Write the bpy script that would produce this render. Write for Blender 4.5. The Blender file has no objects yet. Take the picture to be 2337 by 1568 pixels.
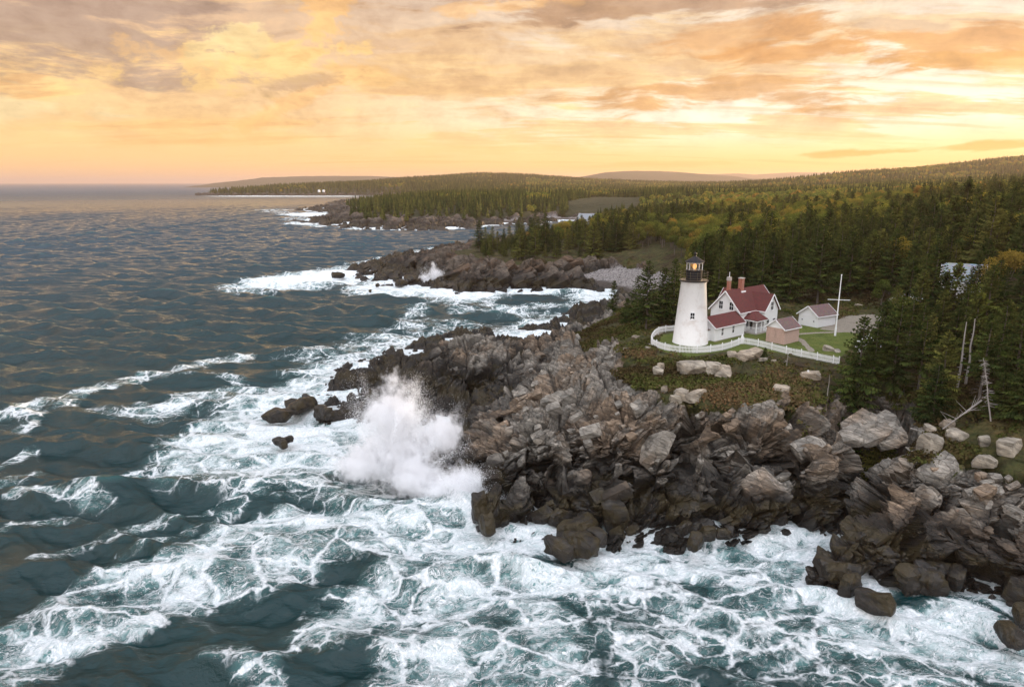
import bpy, bmesh, math, random, time
import numpy as np
from mathutils import Vector, Matrix
T0 = time.time()
SKIP = set()
S = bpy.context.scene
COL = S.collection

# ------------------------------------------------------------------ camera, sky, sun, exposure
F, CX, CY = 1571.6, 1168.5, 784.0          # focal length and centre in photo units (2337 x 1568)
PITCH = math.atan(367.0 / F)
CAMH = 35.0
cam_data = bpy.data.cameras.new('camera')
cam = bpy.data.objects.new('camera', cam_data); COL.objects.link(cam)
cam.location = (0, 0, CAMH)
cam.rotation_euler = (math.radians(90) - PITCH, 0, 0)
cam_data.sensor_width = 36.0
cam_data.lens = 36.0 * F / 2337.0
cam_data.clip_start = 0.5
cam_data.clip_end = 90000
S.camera = cam

SUN_EL, SUN_AZ = math.radians(9.0), math.radians(60.0)   # azimuth from the view axis (+Y) towards +X
sun_d = bpy.data.lights.new('sun', 'SUN')
sun_d.energy = 4.2; sun_d.angle = math.radians(4.0); sun_d.color = (1.0, 0.70, 0.40)
sun = bpy.data.objects.new('sun', sun_d); COL.objects.link(sun)
sdir = Vector((math.cos(SUN_EL)*math.sin(SUN_AZ), math.cos(SUN_EL)*math.cos(SUN_AZ), math.sin(SUN_EL)))
sun.rotation_euler = sdir.to_track_quat('Z', 'Y').to_euler()
S.view_settings.view_transform = 'Standard'
S.view_settings.look = 'None'
S.view_settings.exposure = 0.9
S.view_settings.gamma = 1.0
S.cycles.max_bounces = 8
S.cycles.diffuse_bounces = 3
S.cycles.glossy_bounces = 2
S.cycles.transmission_bounces = 3
S.cycles.volume_bounces = 5
S.cycles.volume_max_steps = 256
S.cycles.volume_step_rate = 1.0
S.cycles.transparent_max_bounces = 8
S.cycles.use_denoising = True
S.cycles.use_adaptive_sampling = True
S.cycles.adaptive_threshold = 0.02
S.cycles.caustics_reflective = False
S.cycles.caustics_refractive = False

class NT:
    """small node-tree writer"""
    def __init__(s, tree): s.t = tree; s.n = tree.nodes; s.l = tree.links
    def node(s, typ, **kw):
        n = s.n.new(typ)
        for k, v in kw.items():
            if k == 'ins':
                for a, b in v.items(): s.set(n.inputs[a], b)
            else: setattr(n, k, v)
        return n
    def set(s, sock, v):
        if hasattr(v, 'is_output') or isinstance(v, bpy.types.NodeSocket): s.l.new(v, sock)
        elif isinstance(v, bpy.types.Node): s.l.new(v.outputs[0], sock)
        else:
            if sock.type == 'RGBA' and not isinstance(v, (int, float)) and len(v) == 3: v = (*v, 1)
            sock.default_value = v
    def math(s, op, a, b=0.0, c=None, clamp=False):
        n = s.n.new('ShaderNodeMath'); n.operation = op; n.use_clamp = clamp
        s.set(n.inputs[0], a); s.set(n.inputs[1], b)
        if c is not None: s.set(n.inputs[2], c)
        return n.outputs[0]
    def vmath(s, op, a, b=None, sc=None):
        n = s.n.new('ShaderNodeVectorMath'); n.operation = op
        s.set(n.inputs[0], a)
        if b is not None: s.set(n.inputs[1], b)
        if sc is not None: s.set(n.inputs['Scale'], sc)
        return n.outputs['Value'] if op in ('DOT_PRODUCT', 'LENGTH', 'DISTANCE') else n.outputs[0]
    def mix(s, f, a, b, blend='MIX'):
        n = s.n.new('ShaderNodeMix'); n.data_type = 'RGBA'; n.blend_type = blend
        s.set(n.inputs[0], f); s.set(n.inputs[6], a); s.set(n.inputs[7], b)
        return n.outputs[2]
    def noise(s, vec, scale, detail=4, rough=0.55, dist=0.0, dim='3D', typ='FBM'):
        n = s.n.new('ShaderNodeTexNoise'); n.noise_dimensions = dim
        try: n.noise_type = typ
        except Exception: pass
        if vec is not None: s.set(n.inputs['Vector'], vec)
        s.set(n.inputs['Scale'], scale); n.inputs['Detail'].default_value = detail
        n.inputs['Roughness'].default_value = rough; n.inputs['Distortion'].default_value = dist
        return n.outputs[0]
    def ncol(s, vec, scale, detail=3):
        n = s.n.new('ShaderNodeTexNoise')
        s.set(n.inputs['Vector'], vec); s.set(n.inputs['Scale'], scale); n.inputs['Detail'].default_value = detail
        return n.outputs['Color']
    def voro(s, vec, scale, feature='F1', out=0, rand=1.0):
        n = s.n.new('ShaderNodeTexVoronoi'); n.feature = feature
        s.set(n.inputs['Vector'], vec); s.set(n.inputs['Scale'], scale)
        n.inputs['Randomness'].default_value = rand
        return n.outputs[out]
    def step(s, x, lo, hi, smooth=True):
        n = s.n.new('ShaderNodeMapRange'); n.interpolation_type = 'SMOOTHSTEP' if smooth else 'LINEAR'
        s.set(n.inputs[0], x); s.set(n.inputs[1], lo); s.set(n.inputs[2], hi)
        n.inputs[3].default_value = 0; n.inputs[4].default_value = 1
        return n.outputs[0]
    def ramp(s, x, stops, interp='LINEAR'):
        n = s.n.new('ShaderNodeValToRGB'); s.set(n.inputs[0], x)
        cr = n.color_ramp; cr.interpolation = interp
        while len(cr.elements) < len(stops): cr.elements.new(0.5)
        for e, (p, c) in zip(cr.elements, stops):
            e.position = p; e.color = (*c, 1) if len(c) == 3 else c
        return n.outputs[0]
    def attr(s, name, out='Fac'):
        n = s.n.new('ShaderNodeAttribute'); n.attribute_name = name
        return n.outputs[out]
    def mapping(s, vec, scale=(1, 1, 1), rot=(0, 0, 0), loc=(0, 0, 0)):
        n = s.n.new('ShaderNodeMapping'); s.set(n.inputs[0], vec)
        n.inputs['Scale'].default_value = scale; n.inputs['Rotation'].default_value = rot; n.inputs['Location'].default_value = loc
        return n.outputs[0]

def srgb(r, g, b):
    f = lambda c: (c/255/12.92) if c/255 <= 0.04045 else ((c/255+0.055)/1.055)**2.4
    return (f(r), f(g), f(b))

# ---- world: low-sun Nishita sky under a broken layer of golden cloud
W = bpy.data.worlds.new('World'); S.world = W; W.use_nodes = True
w = NT(W.node_tree); w.n.clear()
geo = w.node('ShaderNodeTexCoord').outputs['Generated']
sep = w.node('ShaderNodeSeparateXYZ'); w.set(sep.inputs[0], geo)
dx, dy, dz = sep.outputs[0], sep.outputs[1], sep.outputs[2]
sky = w.node('ShaderNodeTexSky', sky_type='NISHITA', sun_disc=False, sun_elevation=SUN_EL, sun_rotation=SUN_AZ)
sky.air_density = 1.0; sky.dust_density = 0.4; sky.ozone_density = 1.5
el = w.math('MAXIMUM', dz, 0.0)
az = w.math('ARCTAN2', dx, dy)                                    # 0 ahead, + to the right
azr = w.math('ABSOLUTE', w.math('SUBTRACT', az, 0.72))
# warm vault colours against elevation (sine of elevation)
left = w.ramp(el, [(0.0, srgb(244,196,156)), (0.03, srgb(250,206,150)), (0.08, srgb(246,204,146)), (0.15, srgb(228,186,142)), (0.235, srgb(204,172,146)), (0.34, srgb(206,194,186)), (0.6, srgb(184,188,198)), (1.0, srgb(170,178,192))])
right = w.ramp(el, [(0.0, srgb(250,178,84)), (0.02, srgb(246,204,124)), (0.045, srgb(250,230,182)), (0.08, srgb(255,250,238)), (0.13, srgb(248,236,214)), (0.23, srgb(232,214,196)), (0.34, srgb(240,212,182)), (0.55, srgb(206,194,188)), (1.0, srgb(170,178,192))])
base = w.mix(w.step(azr, 1.15, 0.25), left, right)
# cloud layer: direction projected on a plane high above
inv = w.math('DIVIDE', 1.0, w.math('ADD', el, 0.10))
cv = w.node('ShaderNodeCombineXYZ'); w.set(cv.inputs[0], w.math('MULTIPLY', dx, inv)); w.set(cv.inputs[1], w.math('MULTIPLY', dy, inv)); cv.inputs[2].default_value = 0.0
cp = w.mapping(cv.outputs[0], scale=(0.55, 1.25, 1), rot=(0, 0, math.radians(-14)), loc=(3.1, 1.7, 0.4))
warp = w.vmath('ADD', cp, w.vmath('SCALE', w.vmath('SUBTRACT', w.ncol(cp, 1.3, 3), (0.5, 0.5, 0.5)), sc=0.55))
n1 = w.noise(warp, 1.15, 8, 0.58)
n2 = w.noise(warp, 4.5, 8, 0.62)
n3 = w.noise(w.mapping(cv.outputs[0], scale=(0.25, 1.6, 1), rot=(0, 0, math.radians(8)), loc=(7, 2, 0)), 1.5, 7, 0.55)
cl = w.math('ADD', w.math('MULTIPLY', n1, 0.75), w.math('MULTIPLY', n2, 0.25))
dens = w.step(cl, 0.47, 0.60)
edge = w.step(w.math('ABSOLUTE', w.math('SUBTRACT', cl, 0.545)), 0.055, 0.0)
clow = w.ramp(el, [(0.0, srgb(244,186,120)), (0.06, srgb(236,178,104)), (0.14, srgb(216,168,112)), (0.24, srgb(190,158,130)), (0.34, srgb(180,172,172)), (1.0, srgb(150,160,178))])
lit = w.ramp(el, [(0.0, srgb(255,208,140)), (0.12, srgb(255,216,148)), (0.25, srgb(240,204,154)), (0.36, srgb(176,174,180)), (1.0, srgb(180,190,212))])
cfade = w.step(el, 0.015, 0.09)
c1 = w.mix(w.math('MULTIPLY', w.math('MULTIPLY', dens, cfade), 0.72), base, clow)
c2 = w.mix(w.math('MULTIPLY', w.math('MULTIPLY', edge, cfade), 0.55), c1, lit)
st = w.math('MULTIPLY', w.step(n3, 0.53, 0.66), w.step(el, 0.0, 0.03))
c3 = w.mix(w.math('MULTIPLY', st, 0.45), c2, w.ramp(el, [(0.0, srgb(246,180,104)), (0.1, srgb(224,170,108)), (0.24, srgb(196,162,132)), (0.34, srgb(180,172,172)), (1.0, srgb(150,160,178))]))
ae = w.node('ShaderNodeCombineXYZ'); w.set(ae.inputs[0], w.math('MULTIPLY', az, 1.0)); w.set(ae.inputs[1], w.math('MULTIPLY', el, 1.7))
aw = w.vmath('ADD', ae.outputs[0], w.vmath('SCALE', w.vmath('SUBTRACT', w.ncol(ae.outputs[0], 7.0, 3), (0.5, 0.5, 0.5)), sc=0.06))
puff = w.noise(aw, 19.0, 9, 0.66)
wisp = w.noise(w.mapping(aw, scale=(1.0, 3.2, 1), rot=(0, 0, 0.12)), 7.0, 9, 0.62)
def blob(az0, el0, ra, re, rot=0.0, puffy=True):
    """ragged elliptical patch of the cloud deck, in azimuth and elevation"""
    a = w.math('SUBTRACT', az, az0); e = w.math('SUBTRACT', el, el0)
    ca, sa = math.cos(rot), math.sin(rot)
    p = w.math('DIVIDE', w.math('ADD', w.math('MULTIPLY', a, ca), w.math('MULTIPLY', e, sa)), ra)
    q = w.math('DIVIDE', w.math('SUBTRACT', w.math('MULTIPLY', e, ca), w.math('MULTIPLY', a, sa)), re)
    r = w.math('SQRT', w.math('ADD', w.math('MULTIPLY', p, p), w.math('MULTIPLY', q, q)))
    return w.step(w.math('ADD', r, w.math('MULTIPLY', w.math('SUBTRACT', puff if puffy else wisp, 0.5), 5.0)), 1.12, 0.45)
c4 = c3
BLOBS = [  # azimuth, sin(elevation), radii, tilt, puffy, colour, strength
    (-0.55, 0.175, 0.24, 0.060, -0.05, False, srgb(178,150,134), 0.85),
    (0.05, 0.150, 0.34, 0.055, 0.0, False, srgb(236,192,134), 0.55),
    (0.22, 0.222, 0.26, 0.022, 0.0, False, srgb(184,142,106), 0.85),
    (-0.64, 0.083, 0.13, 0.022, 0.05, False, srgb(248,228,178), 0.75),
    (-0.66, 0.098, 0.10, 0.006, -0.02, False, srgb(190,150,122), 0.75),
    (-0.62, 0.048, 0.09, 0.014, 0.0, False, srgb(250,222,162), 0.5),
    (-0.33, 0.150, 0.120, 0.034, 0.1, True, srgb(255,214,142), 1.0),
    (-0.25, 0.205, 0.060, 0.034, 0.9, True, srgb(255,202,128), 0.85),
    (-0.21, 0.140, 0.060, 0.016, -0.1, True, srgb(255,206,132), 0.8),
    (-0.30, 0.100, 0.100, 0.010, 0.45, True, srgb(255,200,126), 0.65),
    (-0.44, 0.150, 0.060, 0.014, -0.2, True, srgb(252,204,140), 0.6),
    (-0.36, 0.172, 0.050, 0.020, 0.3, True, srgb(255,228,166), 0.8),
    (-0.28, 0.128, 0.060, 0.010, 0.2, True, srgb(186,150,122), 0.55),
    (-0.02, 0.222, 0.090, 0.010, 0.1, True, srgb(252,198,126), 0.6),
    (0.42, 0.200, 0.16, 0.012, 0.05, False, srgb(248,232,204), 0.7),
    (0.60, 0.205, 0.16, 0.020, -0.15, False, srgb(240,226,206), 0.6),
    (0.30, 0.118, 0.20, 0.022, 0.02, False, srgb(222,160,88), 0.8),
    (0.28, 0.180, 0.11, 0.018, 0.1, False, srgb(220,164,104), 0.8),
    (0.54, 0.155, 0.22, 0.022, -0.10, False, srgb(228,166,96), 0.9),
    (0.38, 0.160, 0.10, 0.012, 0.02, False, srgb(226,160,84), 0.8),
    (0.62, 0.130, 0.14, 0.014, -0.10, False, srgb(234,170,80), 0.7),
    (0.62, 0.042, 0.24, 0.0060, 0.03, False, srgb(238,164,70), 0.9),
    (0.46, 0.036, 0.10, 0.0030, 0.02, False, srgb(240,170,80), 0.7),
    (-0.02, 0.045, 0.14, 0.006, 0.02, False, srgb(252,206,140), 0.5),
    (0.20, 0.024, 0.14, 0.004, 0.02, False, srgb(244,180,100), 0.5),
]
for a0, e0, ra, re, ro, pf_, colr, k in BLOBS:
    c4 = w.mix(w.math('MULTIPLY', blob(a0, e0, ra, re, ro, pf_), k), c4, colr)
# relief inside the cloud deck
relief = w.math('ADD', w.math('MULTIPLY', puff, 0.55), w.math('MULTIPLY', wisp, 0.45))
rel = w.ramp(relief, [(0.34, (0.62, 0.57, 0.56)), (0.46, (0.87, 0.83, 0.81)), (0.54, (1.0, 1.0, 1.0)), (0.66, (1.22, 1.18, 1.10))])
c4 = w.mix(w.step(el, 0.02, 0.10), c4, w.mix(1.0, c4, rel, 'MULTIPLY'))
# towards the hidden sun the Nishita glow is added below, so the cloud deck itself is dimmer there
c4 = w.mix(1.0, c4, w.mix(w.step(azr, 0.75, 0.1), (1, 1, 1), (0.94, 0.94, 0.96)), 'MULTIPLY')
c4 = w.mix(1.0, c4, w.mix(w.step(az, 0.40, 0.80), (1, 1, 1), (0.96, 0.92, 0.90)), 'MULTIPLY')
c4 = w.mix(1.0, c4, w.mix(w.step(el, 0.10, 0.0), (1, 1, 1), (1.0, 0.94, 0.76)), 'MULTIPLY')
c4 = w.mix(1.0, c4, w.mix(w.step(el, 0.34, 0.22), (1, 1, 1), (1.0, 0.975, 0.94)), 'MULTIPLY')
# behind and overhead the sky turns to the cool blue-grey of the far side
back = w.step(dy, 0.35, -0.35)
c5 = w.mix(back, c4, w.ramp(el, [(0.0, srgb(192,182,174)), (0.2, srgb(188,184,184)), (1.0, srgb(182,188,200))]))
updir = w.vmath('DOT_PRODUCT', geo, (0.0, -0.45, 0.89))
bright = w.math('ADD', 1.0, w.math('ADD', w.math('MULTIPLY', back, 0.5), w.math('MULTIPLY', w.step(updir, 0.30, 0.85), 3.2)))  # added fill light: unseen sky overhead and behind boosted to brighten the land
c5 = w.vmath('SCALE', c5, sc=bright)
ground = w.step(dz, 0.0, -0.02)
c6 = w.mix(ground, c5, srgb(120,120,118))
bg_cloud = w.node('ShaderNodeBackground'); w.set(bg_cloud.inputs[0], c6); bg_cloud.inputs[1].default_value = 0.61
bg_sky = w.node('ShaderNodeBackground'); w.set(bg_sky.inputs[0], w.mix(1.0, sky.outputs[0], (0.34, 0.27, 0.20), 'MULTIPLY'))   # dimmed by the cloud deck
bg_sky.inputs[1].default_value = 0.05
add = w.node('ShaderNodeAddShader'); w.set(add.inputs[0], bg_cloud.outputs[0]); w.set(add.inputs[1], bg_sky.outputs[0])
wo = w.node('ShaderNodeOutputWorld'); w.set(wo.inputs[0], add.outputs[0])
W.cycles_visibility.camera = True
W.cycles.sampling_method = 'MANUAL'; W.cycles.sample_map_resolution = 512
# ------------------------------------------------------------------ numeric helpers
def P(u, v, z=0.0):
    """ground point seen at photo position u, v, lying z metres above the sea"""
    a = (u-CX)/F; b = (CY-v)/F
    y = math.cos(PITCH) + b*math.sin(PITCH); zz = -math.sin(PITCH) + b*math.cos(PITCH)
    t = (z-CAMH)/zz
    return (a*t, y*t)
def Q(u, d, z=0.0): return ((u-CX)/F*d*1.03, d)
def unproj(x, y, z):
    z = z-CAMH
    f = y*math.cos(PITCH) - z*math.sin(PITCH); up = y*math.sin(PITCH) + z*math.cos(PITCH)
    return CX+F*x/f, CY-F*up/f

def h3(ix, iy, iz, s=0):
    n = (ix.astype(np.int64)*374761393 + iy.astype(np.int64)*668265263 + iz.astype(np.int64)*1274126177 + s*974634777) & 0xffffffff
    n = ((n ^ (n >> 13))*1103515245) & 0xffffffff
    n = ((n ^ (n >> 15))*2654435761) & 0xffffffff
    n = n ^ (n >> 16)
    return (n / 4294967296.0).astype(np.float32)
def vnoise(x, y, z, s=0):
    ix, iy, iz = np.floor(x), np.floor(y), np.floor(z)
    fx, fy, fz = x-ix, y-iy, z-iz
    fx = fx*fx*(3-2*fx); fy = fy*fy*(3-2*fy); fz = fz*fz*(3-2*fz)
    ix = ix.astype(np.int64); iy = iy.astype(np.int64); iz = iz.astype(np.int64)
    r = 0
    for a in (0, 1):
        wa = fx if a else 1-fx
        for b in (0, 1):
            wb = fy if b else 1-fy
            for c in (0, 1):
                wc = fz if c else 1-fz
                r = r + wa*wb*wc*h3(ix+a, iy+b, iz+c, s)
    return r*2-1
def fbm(x, y, z, o=4, s=0, g=0.5):
    r = 0; a = 1; t = 0
    for i in range(o):
        r = r + a*vnoise(x, y, z, s+i*17); t += a; a *= g
        x = x*2.03+11.3; y = y*2.03+5.1; z = z*2.03+7.7
    return r/t
def sst(x, a, b):
    t = np.clip((x-a)/(b-a), 0, 1); return t*t*(3-2*t)

def voronoi(p, seed):
    """p (N,3) in cell units -> nearest centre, F1, distance to the cell wall, hash"""
    N = len(p); b = np.floor(p).astype(np.int64)
    f1 = np.full(N, 9e9, np.float32); f2 = f1.copy()
    c1 = np.zeros((N, 3), np.float32); c2 = c1.copy(); hh = np.zeros(N, np.float32)
    for i in (-1, 0, 1):
        for j in (-1, 0, 1):
            for k in (-1, 0, 1):
                cx, cy, cz = b[:, 0]+i, b[:, 1]+j, b[:, 2]+k
                c = np.stack([cx+h3(cx, cy, cz, seed), cy+h3(cx, cy, cz, seed+1), cz+h3(cx, cy, cz, seed+2)], 1).astype(np.float32)
                d = ((c-p)**2).sum(1)
                m = d < f1
                m2 = (~m) & (d < f2)
                f2 = np.where(m, f1, np.where(m2, d, f2)); c2 = np.where(m[:, None], c1, np.where(m2[:, None], c, c2))
                f1 = np.where(m, d, f1); c1 = np.where(m[:, None], c, c1)
                hh = np.where(m, h3(cx, cy, cz, seed+3), hh)
    wall = (f2-f1)/(2*np.sqrt(((c2-c1)**2).sum(1))+1e-6)
    return c1, np.sqrt(f1), wall, hh

# ------------------------------------------------------------------ the lie of the land (control heights, interpolated)
SH = [  # waterline of the headland, walked from the right edge of the view round to the far shore
 (2700,1480),(2500,1410),(2337,1360),(2280,1345),(2200,1315),(2130,1290),(2050,1275),(1990,1280),(1940,1318),(1895,1300),(1885,1240),(1925,1190),(1958,1150),(1962,1128),
 (1935,1145),(1900,1145),(1860,1165),(1800,1182),(1740,1195),(1690,1200),(1640,1195),(1600,1180),(1560,1160),(1500,1165),(1440,1200),(1400,1225),(1370,1200),(1330,1175),
 (1290,1172),(1250,1185),(1200,1195),(1130,1212),(1105,1190),(1080,1150),(1050,1120),(1010,1106),(970,1092),(985,1050),(1020,1012),(1005,985),(1045,950),(1095,922),
 (1060,912),(960,945),(900,950),(860,938),(780,945),(770,930),(845,893),(790,876),(775,862),(850,828),(940,812),(965,792),(1020,770),(1090,760),(1150,772),(1190,786),
 (1230,764),(1262,742),(1330,716),(1390,710),(1430,692),(1442,672),(1420,664),(1380,654),(1320,644),(1280,640),(1240,642),(1190,652),(1130,657),(1080,660),(1030,648),
 (960,626),(900,628),(850,620),(880,600),(940,582),(1000,570),(1060,562),(1095,560),(1200,548),(1300,528),(1340,512),(1325,501),(1290,497),(1220,500),(1150,508),(1090,511),
 (1020,508),(950,513),(900,511),(860,506),(820,512),(780,508),(745,506),(790,496),(830,486),(800,483),(722,481),(790,468),(830,458),(900,452),(960,449),(880,447),(820,446),(750,447),(650,447),(600,447),(545,447)]
SH = [(u, v-(34 if u < 1880 else 40)*(1 if v > 1120 else max(0, (v-1000)/120))) if v > 1000 else (u, v) for u, v in SH]
CTRL = [(*P(u, v, 0), 0.0) for u, v in SH]
HP = [  # height control points
 # western tip and the low shelf
 (1010,1078,1.6),(1060,1085,2.2),(1080,1040,3.4),(1030,1030,1.2),(1100,1100,2.6),(1120,1150,1.6),(1100,990,3.8),(1060,965,1.6),(1120,945,3.0),(1150,1050,4.2),
 (1140,1005,5.5),(1160,965,6.3),(1150,930,4.5),(1150,905,3.2),(1120,880,3.2),
 # the great block and south face
 (1210,1150,1.5),(1200,1125,2.6),(1200,1000,7.0),(1200,955,7.6),(1270,950,7.6),(1270,1010,6.8),(1280,1120,2.6),(1290,1040,5.5),(1240,900,7.8),(1180,895,5.5),(1230,870,7.4),
 (1330,1140,1.8),(1340,1080,4.2),(1350,1000,7.0),(1340,930,8.2),(1310,870,8.6),(1400,1180,1.4),(1400,1120,3.0),(1400,1060,5.2),(1400,1000,7.2),(1400,930,8.8),(1400,870,9.4),(1340,830,8.6),(1400,830,9.4),
 (1450,1150,1.8),(1500,1130,2.0),(1500,1060,5.0),(1500,1000,7.2),(1480,940,9.0),(1500,880,9.9),(1480,830,10.2),
 (1560,1110,2.6),(1600,1120,2.8),(1600,1060,5.5),(1600,1000,7.5),(1600,940,9.0),(1590,880,9.9),(1600,830,10.6),
 (1680,1150,1.8),(1680,1080,4.2),(1680,1020,7.0),(1680,950,8.8),(1700,880,10.0),(1760,1160,1.6),(1760,1110,3.4),(1760,1070,4.8),(1750,1010,7.2),(1760,940,8.8),(1760,880,9.8),
 (1830,1140,1.6),(1840,1090,3.8),(1850,1040,6.4),(1850,970,8.5),(1850,900,9.6),(1900,1110,2.2),(1905,1040,6.0),(1910,980,8.2),
 # gully with the sea cave
 (1950,1125,0.4),(1985,1112,0.5),(2000,1106,0.9),(1975,1100,0.8),(1978,1002,6.6),(2005,1004,6.8),(1950,1003,6.8),(2050,1015,6.8),(1920,1090,3.2),
 # right hand cliff
 (1910,1260,1.3),(1950,1220,2.4),(1980,1160,2.4),(2012,1122,4.2),(1990,1230,2.2),(2080,1125,5.6),(2080,1180,4.4),(2080,1245,1.8),(2160,1110,6.2),(2170,1180,4.6),(2170,1250,2.0),
 (2250,1120,6.8),(2260,1190,5.0),(2270,1280,1.8),(2337,1160,6.6),(2337,1230,4.4),(2337,1310,1.5),(2450,1200,6.8),(2450,1300,3.5),(2600,1300,5),(2600,1200,8),
 (2080,1060,7.0),(2160,1030,7.6),(2250,1040,8.0),(2337,1050,8.6),(2450,1060,9.4),(2100,990,8.0),(2010,970,7.8),(2200,960,9.0),(2337,970,10.2),(2500,980,11),
 (1940,930,9.2),(2050,920,9.4),(2150,900,10.2),(2337,900,12),(2500,900,13),
 # plateau of the station
 (1500,790,10.9),(1575,790,11.0),(1640,790,11.0),(1720,780,11.0),(1800,790,11.0),(1880,800,11.0),(1500,765,10.9),(1560,760,11.0),(1700,740,11.0),(1800,740,11.1),(1900,750,11.2),(1980,740,11.5),
 (1900,700,11.6),(1780,700,11.4),(1900,850,10.4),(2000,850,10.8),(2100,800,11.8),(2337,800,14),(2500,800,15),(2100,720,13),(2337,720,16),(2500,700,18),(1980,680,12.5),(1850,670,12.2),(1700,690,11.4),(1600,700,11.2),
 # north side falling to the cove
 (1520,740,10.4),(1460,745,9.6),(1440,775,9.8),(1420,800,9.6),(1400,735,7.4),(1380,770,8.4),(1340,790,7.6),(1340,750,5.6),(1290,765,4.4),(1280,800,6.4),(1250,780,3.0),(1240,830,6.0),(1420,705,5.0),(1480,700,8.5),(1540,700,10.0),(1460,672,3.8),(1520,660,7.0),
 (1180,850,3.8),(1200,815,3.4),(1150,810,4.2),
 # western spur
 (1100,780,5.6),(1060,782,5.0),(1010,793,4.2),(960,808,2.6),(1110,830,4.6),(1060,860,3.4),(1000,840,3.0),(940,835,1.8),(900,850,1.4),(1050,895,2.4),(980,890,2.6),(920,905,2.0),(880,925,1.4),(830,925,1.0),(960,925,1.6),(880,875,1.4),(820,868,0.9),(800,936,0.9),(1100,895,2.4),
 # cobble beach and eroded bank
 (1340,632,1.6),(1420,640,2.4),(1470,640,3.2),(1500,664,3.6),(1360,612,3.4),(1440,610,4.8),(1500,620,7.0),(1440,588,8.0),(1400,560,9.0),(1520,575,10.5),(1600,600,12),(1700,600,13),(1600,640,12),
 # first point with its spruce stand
 (1300,620,4.0),(1250,618,5.5),(1190,632,3.2),(1130,640,2.4),(1080,640,2.6),(1100,610,5.0),(1190,600,6.6),(1240,590,7.4),(1040,620,3.6),(980,605,3.2),(930,602,2.0),(890,610,1.0),(1000,590,4.8),(1060,573,6.4),(1095,570,6.8),(1140,580,7.4),(1200,570,7.4),
 (1300,560,9.0),(1400,530,9.5),(1500,520,11),(1600,540,13),(1800,540,14),(2000,600,15),(2200,600,18),(2400,600,22),(1500,550,11),
 # woods further inland
 (1400,505,6.0),(1500,500,9),(1650,490,14),(1800,500,14),(2000,490,16),(2200,500,20),(2400,500,26),(1340,494,3.0),(1420,490,5.0),(1300,490,3.0),(1200,492,3.5),
 # second point
 (1120,500,3.5),(1060,500,4.0),(990,503,3.5),(930,503,3.8),(890,498,5.5),(855,494,6.5),(830,502,3.5),(790,503,2.0),(860,480,9.0),(900,478,9.0),(980,478,8.0),(1100,480,10),(1200,478,10),(1300,475,10),(830,470,7.0),(800,476,4.0),(860,462,11),(760,479,1.5),
 (950,462,14),(1050,462,16),(1200,460,17),(1350,462,14),(1500,460,16),(1700,465,16),(1900,470,18),(2100,465,24),(2400,460,34)]
HP = [(u, v, z+(0.4 if 1150 <= u <= 1900 and 1035 <= v <= 1165 and 1.0 < z < 6 else 0)) for u, v, z in HP]
CTRL += [(*P(u, v, z), z) for u, v, z in HP]
HQ = [  # far country: azimuth, distance, height
 (600,2050,13),(575,1990,8),(700,2050,15),(800,2050,17),(900,2100,20),(640,2300,16),(740,2500,22),(840,2600,26),(930,3000,46),(1000,3000,52),(1100,3200,70),(1200,3200,62),(1300,3100,46),
 (560,2300,-2),(620,2800,-2),(760,3400,-3),(900,4000,-2),(1020,1500,8),(1120,1500,14),(1250,1600,16),(1400,1700,14),(1550,1600,10),(1000,1900,18),(1200,2200,24),(1450,2300,16),(1600,2200,18),(1400,2700,26),
 (1650,1500,12),(1750,1600,26),(1850,1900,48),(1900,2200,58),(2000,2250,62),(2100,2150,74),(2200,2150,96),(2337,2150,112),(2500,2200,125),(1750,2100,30),(2000,1500,34),(2200,1400,42),(2400,1300,46),(2200,1000,30),(2400,1000,36),(2000,1000,24),(1800,1100,18),
 (2000,3200,40),(2400,3400,70),(1700,3300,20),(1400,3800,20),(1100,4200,10)]
CTRL += [(*Q(u, d, z), z) for u, d, z in HQ]
SEA = [(1400,1255),(1600,1232),(1250,1225),(1700,1238),(1150,1245),(1000,1140),(2050,1330),(2200,1365),(1960,1350),(1830,1225),(2337,1420),(1930,1235),(2450,1520),(2200,1420),(2000,1390),(1800,1300),(1760,1235),(1650,1260),(1900,1200),(1850,1220),(1500,1260),(1300,1290),(1150,1300),(1000,1200),(900,1100),(900,1020),(700,980),(980,965),(650,880),(750,820),
 (900,770),(1000,740),(1150,735),(1250,690),(1350,680),(1250,660),(1100,690),(950,670),(800,650),(750,600),(900,570),(1000,550),(1080,530),(1200,520),(1290,507),(1000,530),(850,530),(700,520),(650,495),(700,470),(780,455),(650,455),(500,450),(480,520),(500,700),(400,1000),(600,1400),(1200,1500),(1800,1560),(2337,1450),(2337,1560),(2100,1480),(2600,1560),(2600,1800),(2200,1800),(1800,1800),(1000,1800)]+[(u, v) for v in (1500, 1560, 1660, 1900) for u in (1500, 1700, 1900, 2050, 2160, 2300, 2450, 2700)]
CTRL += [(*P(u, v, 0), -3.0) for u, v in SEA]
CT = np.array(CTRL, np.float64)
def lp(x, y): return np.stack([x/y, np.log(np.maximum(y, 1))], -1)
_c = lp(CT[:, 0], CT[:, 1]); _n = len(_c)
_A = np.sqrt(((_c[:, None]-_c[None])**2).sum(-1) + 1e-7)
_M = np.zeros((_n+3, _n+3)); _M[:_n, :_n] = _A - np.eye(_n)*2e-4
_M[:_n, _n] = 1; _M[:_n, _n+1:] = _c; _M[_n, :_n] = 1; _M[_n+1:, :_n] = _c.T
_w = np.linalg.solve(_M, np.concatenate([CT[:, 2], [0, 0, 0]]))
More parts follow.
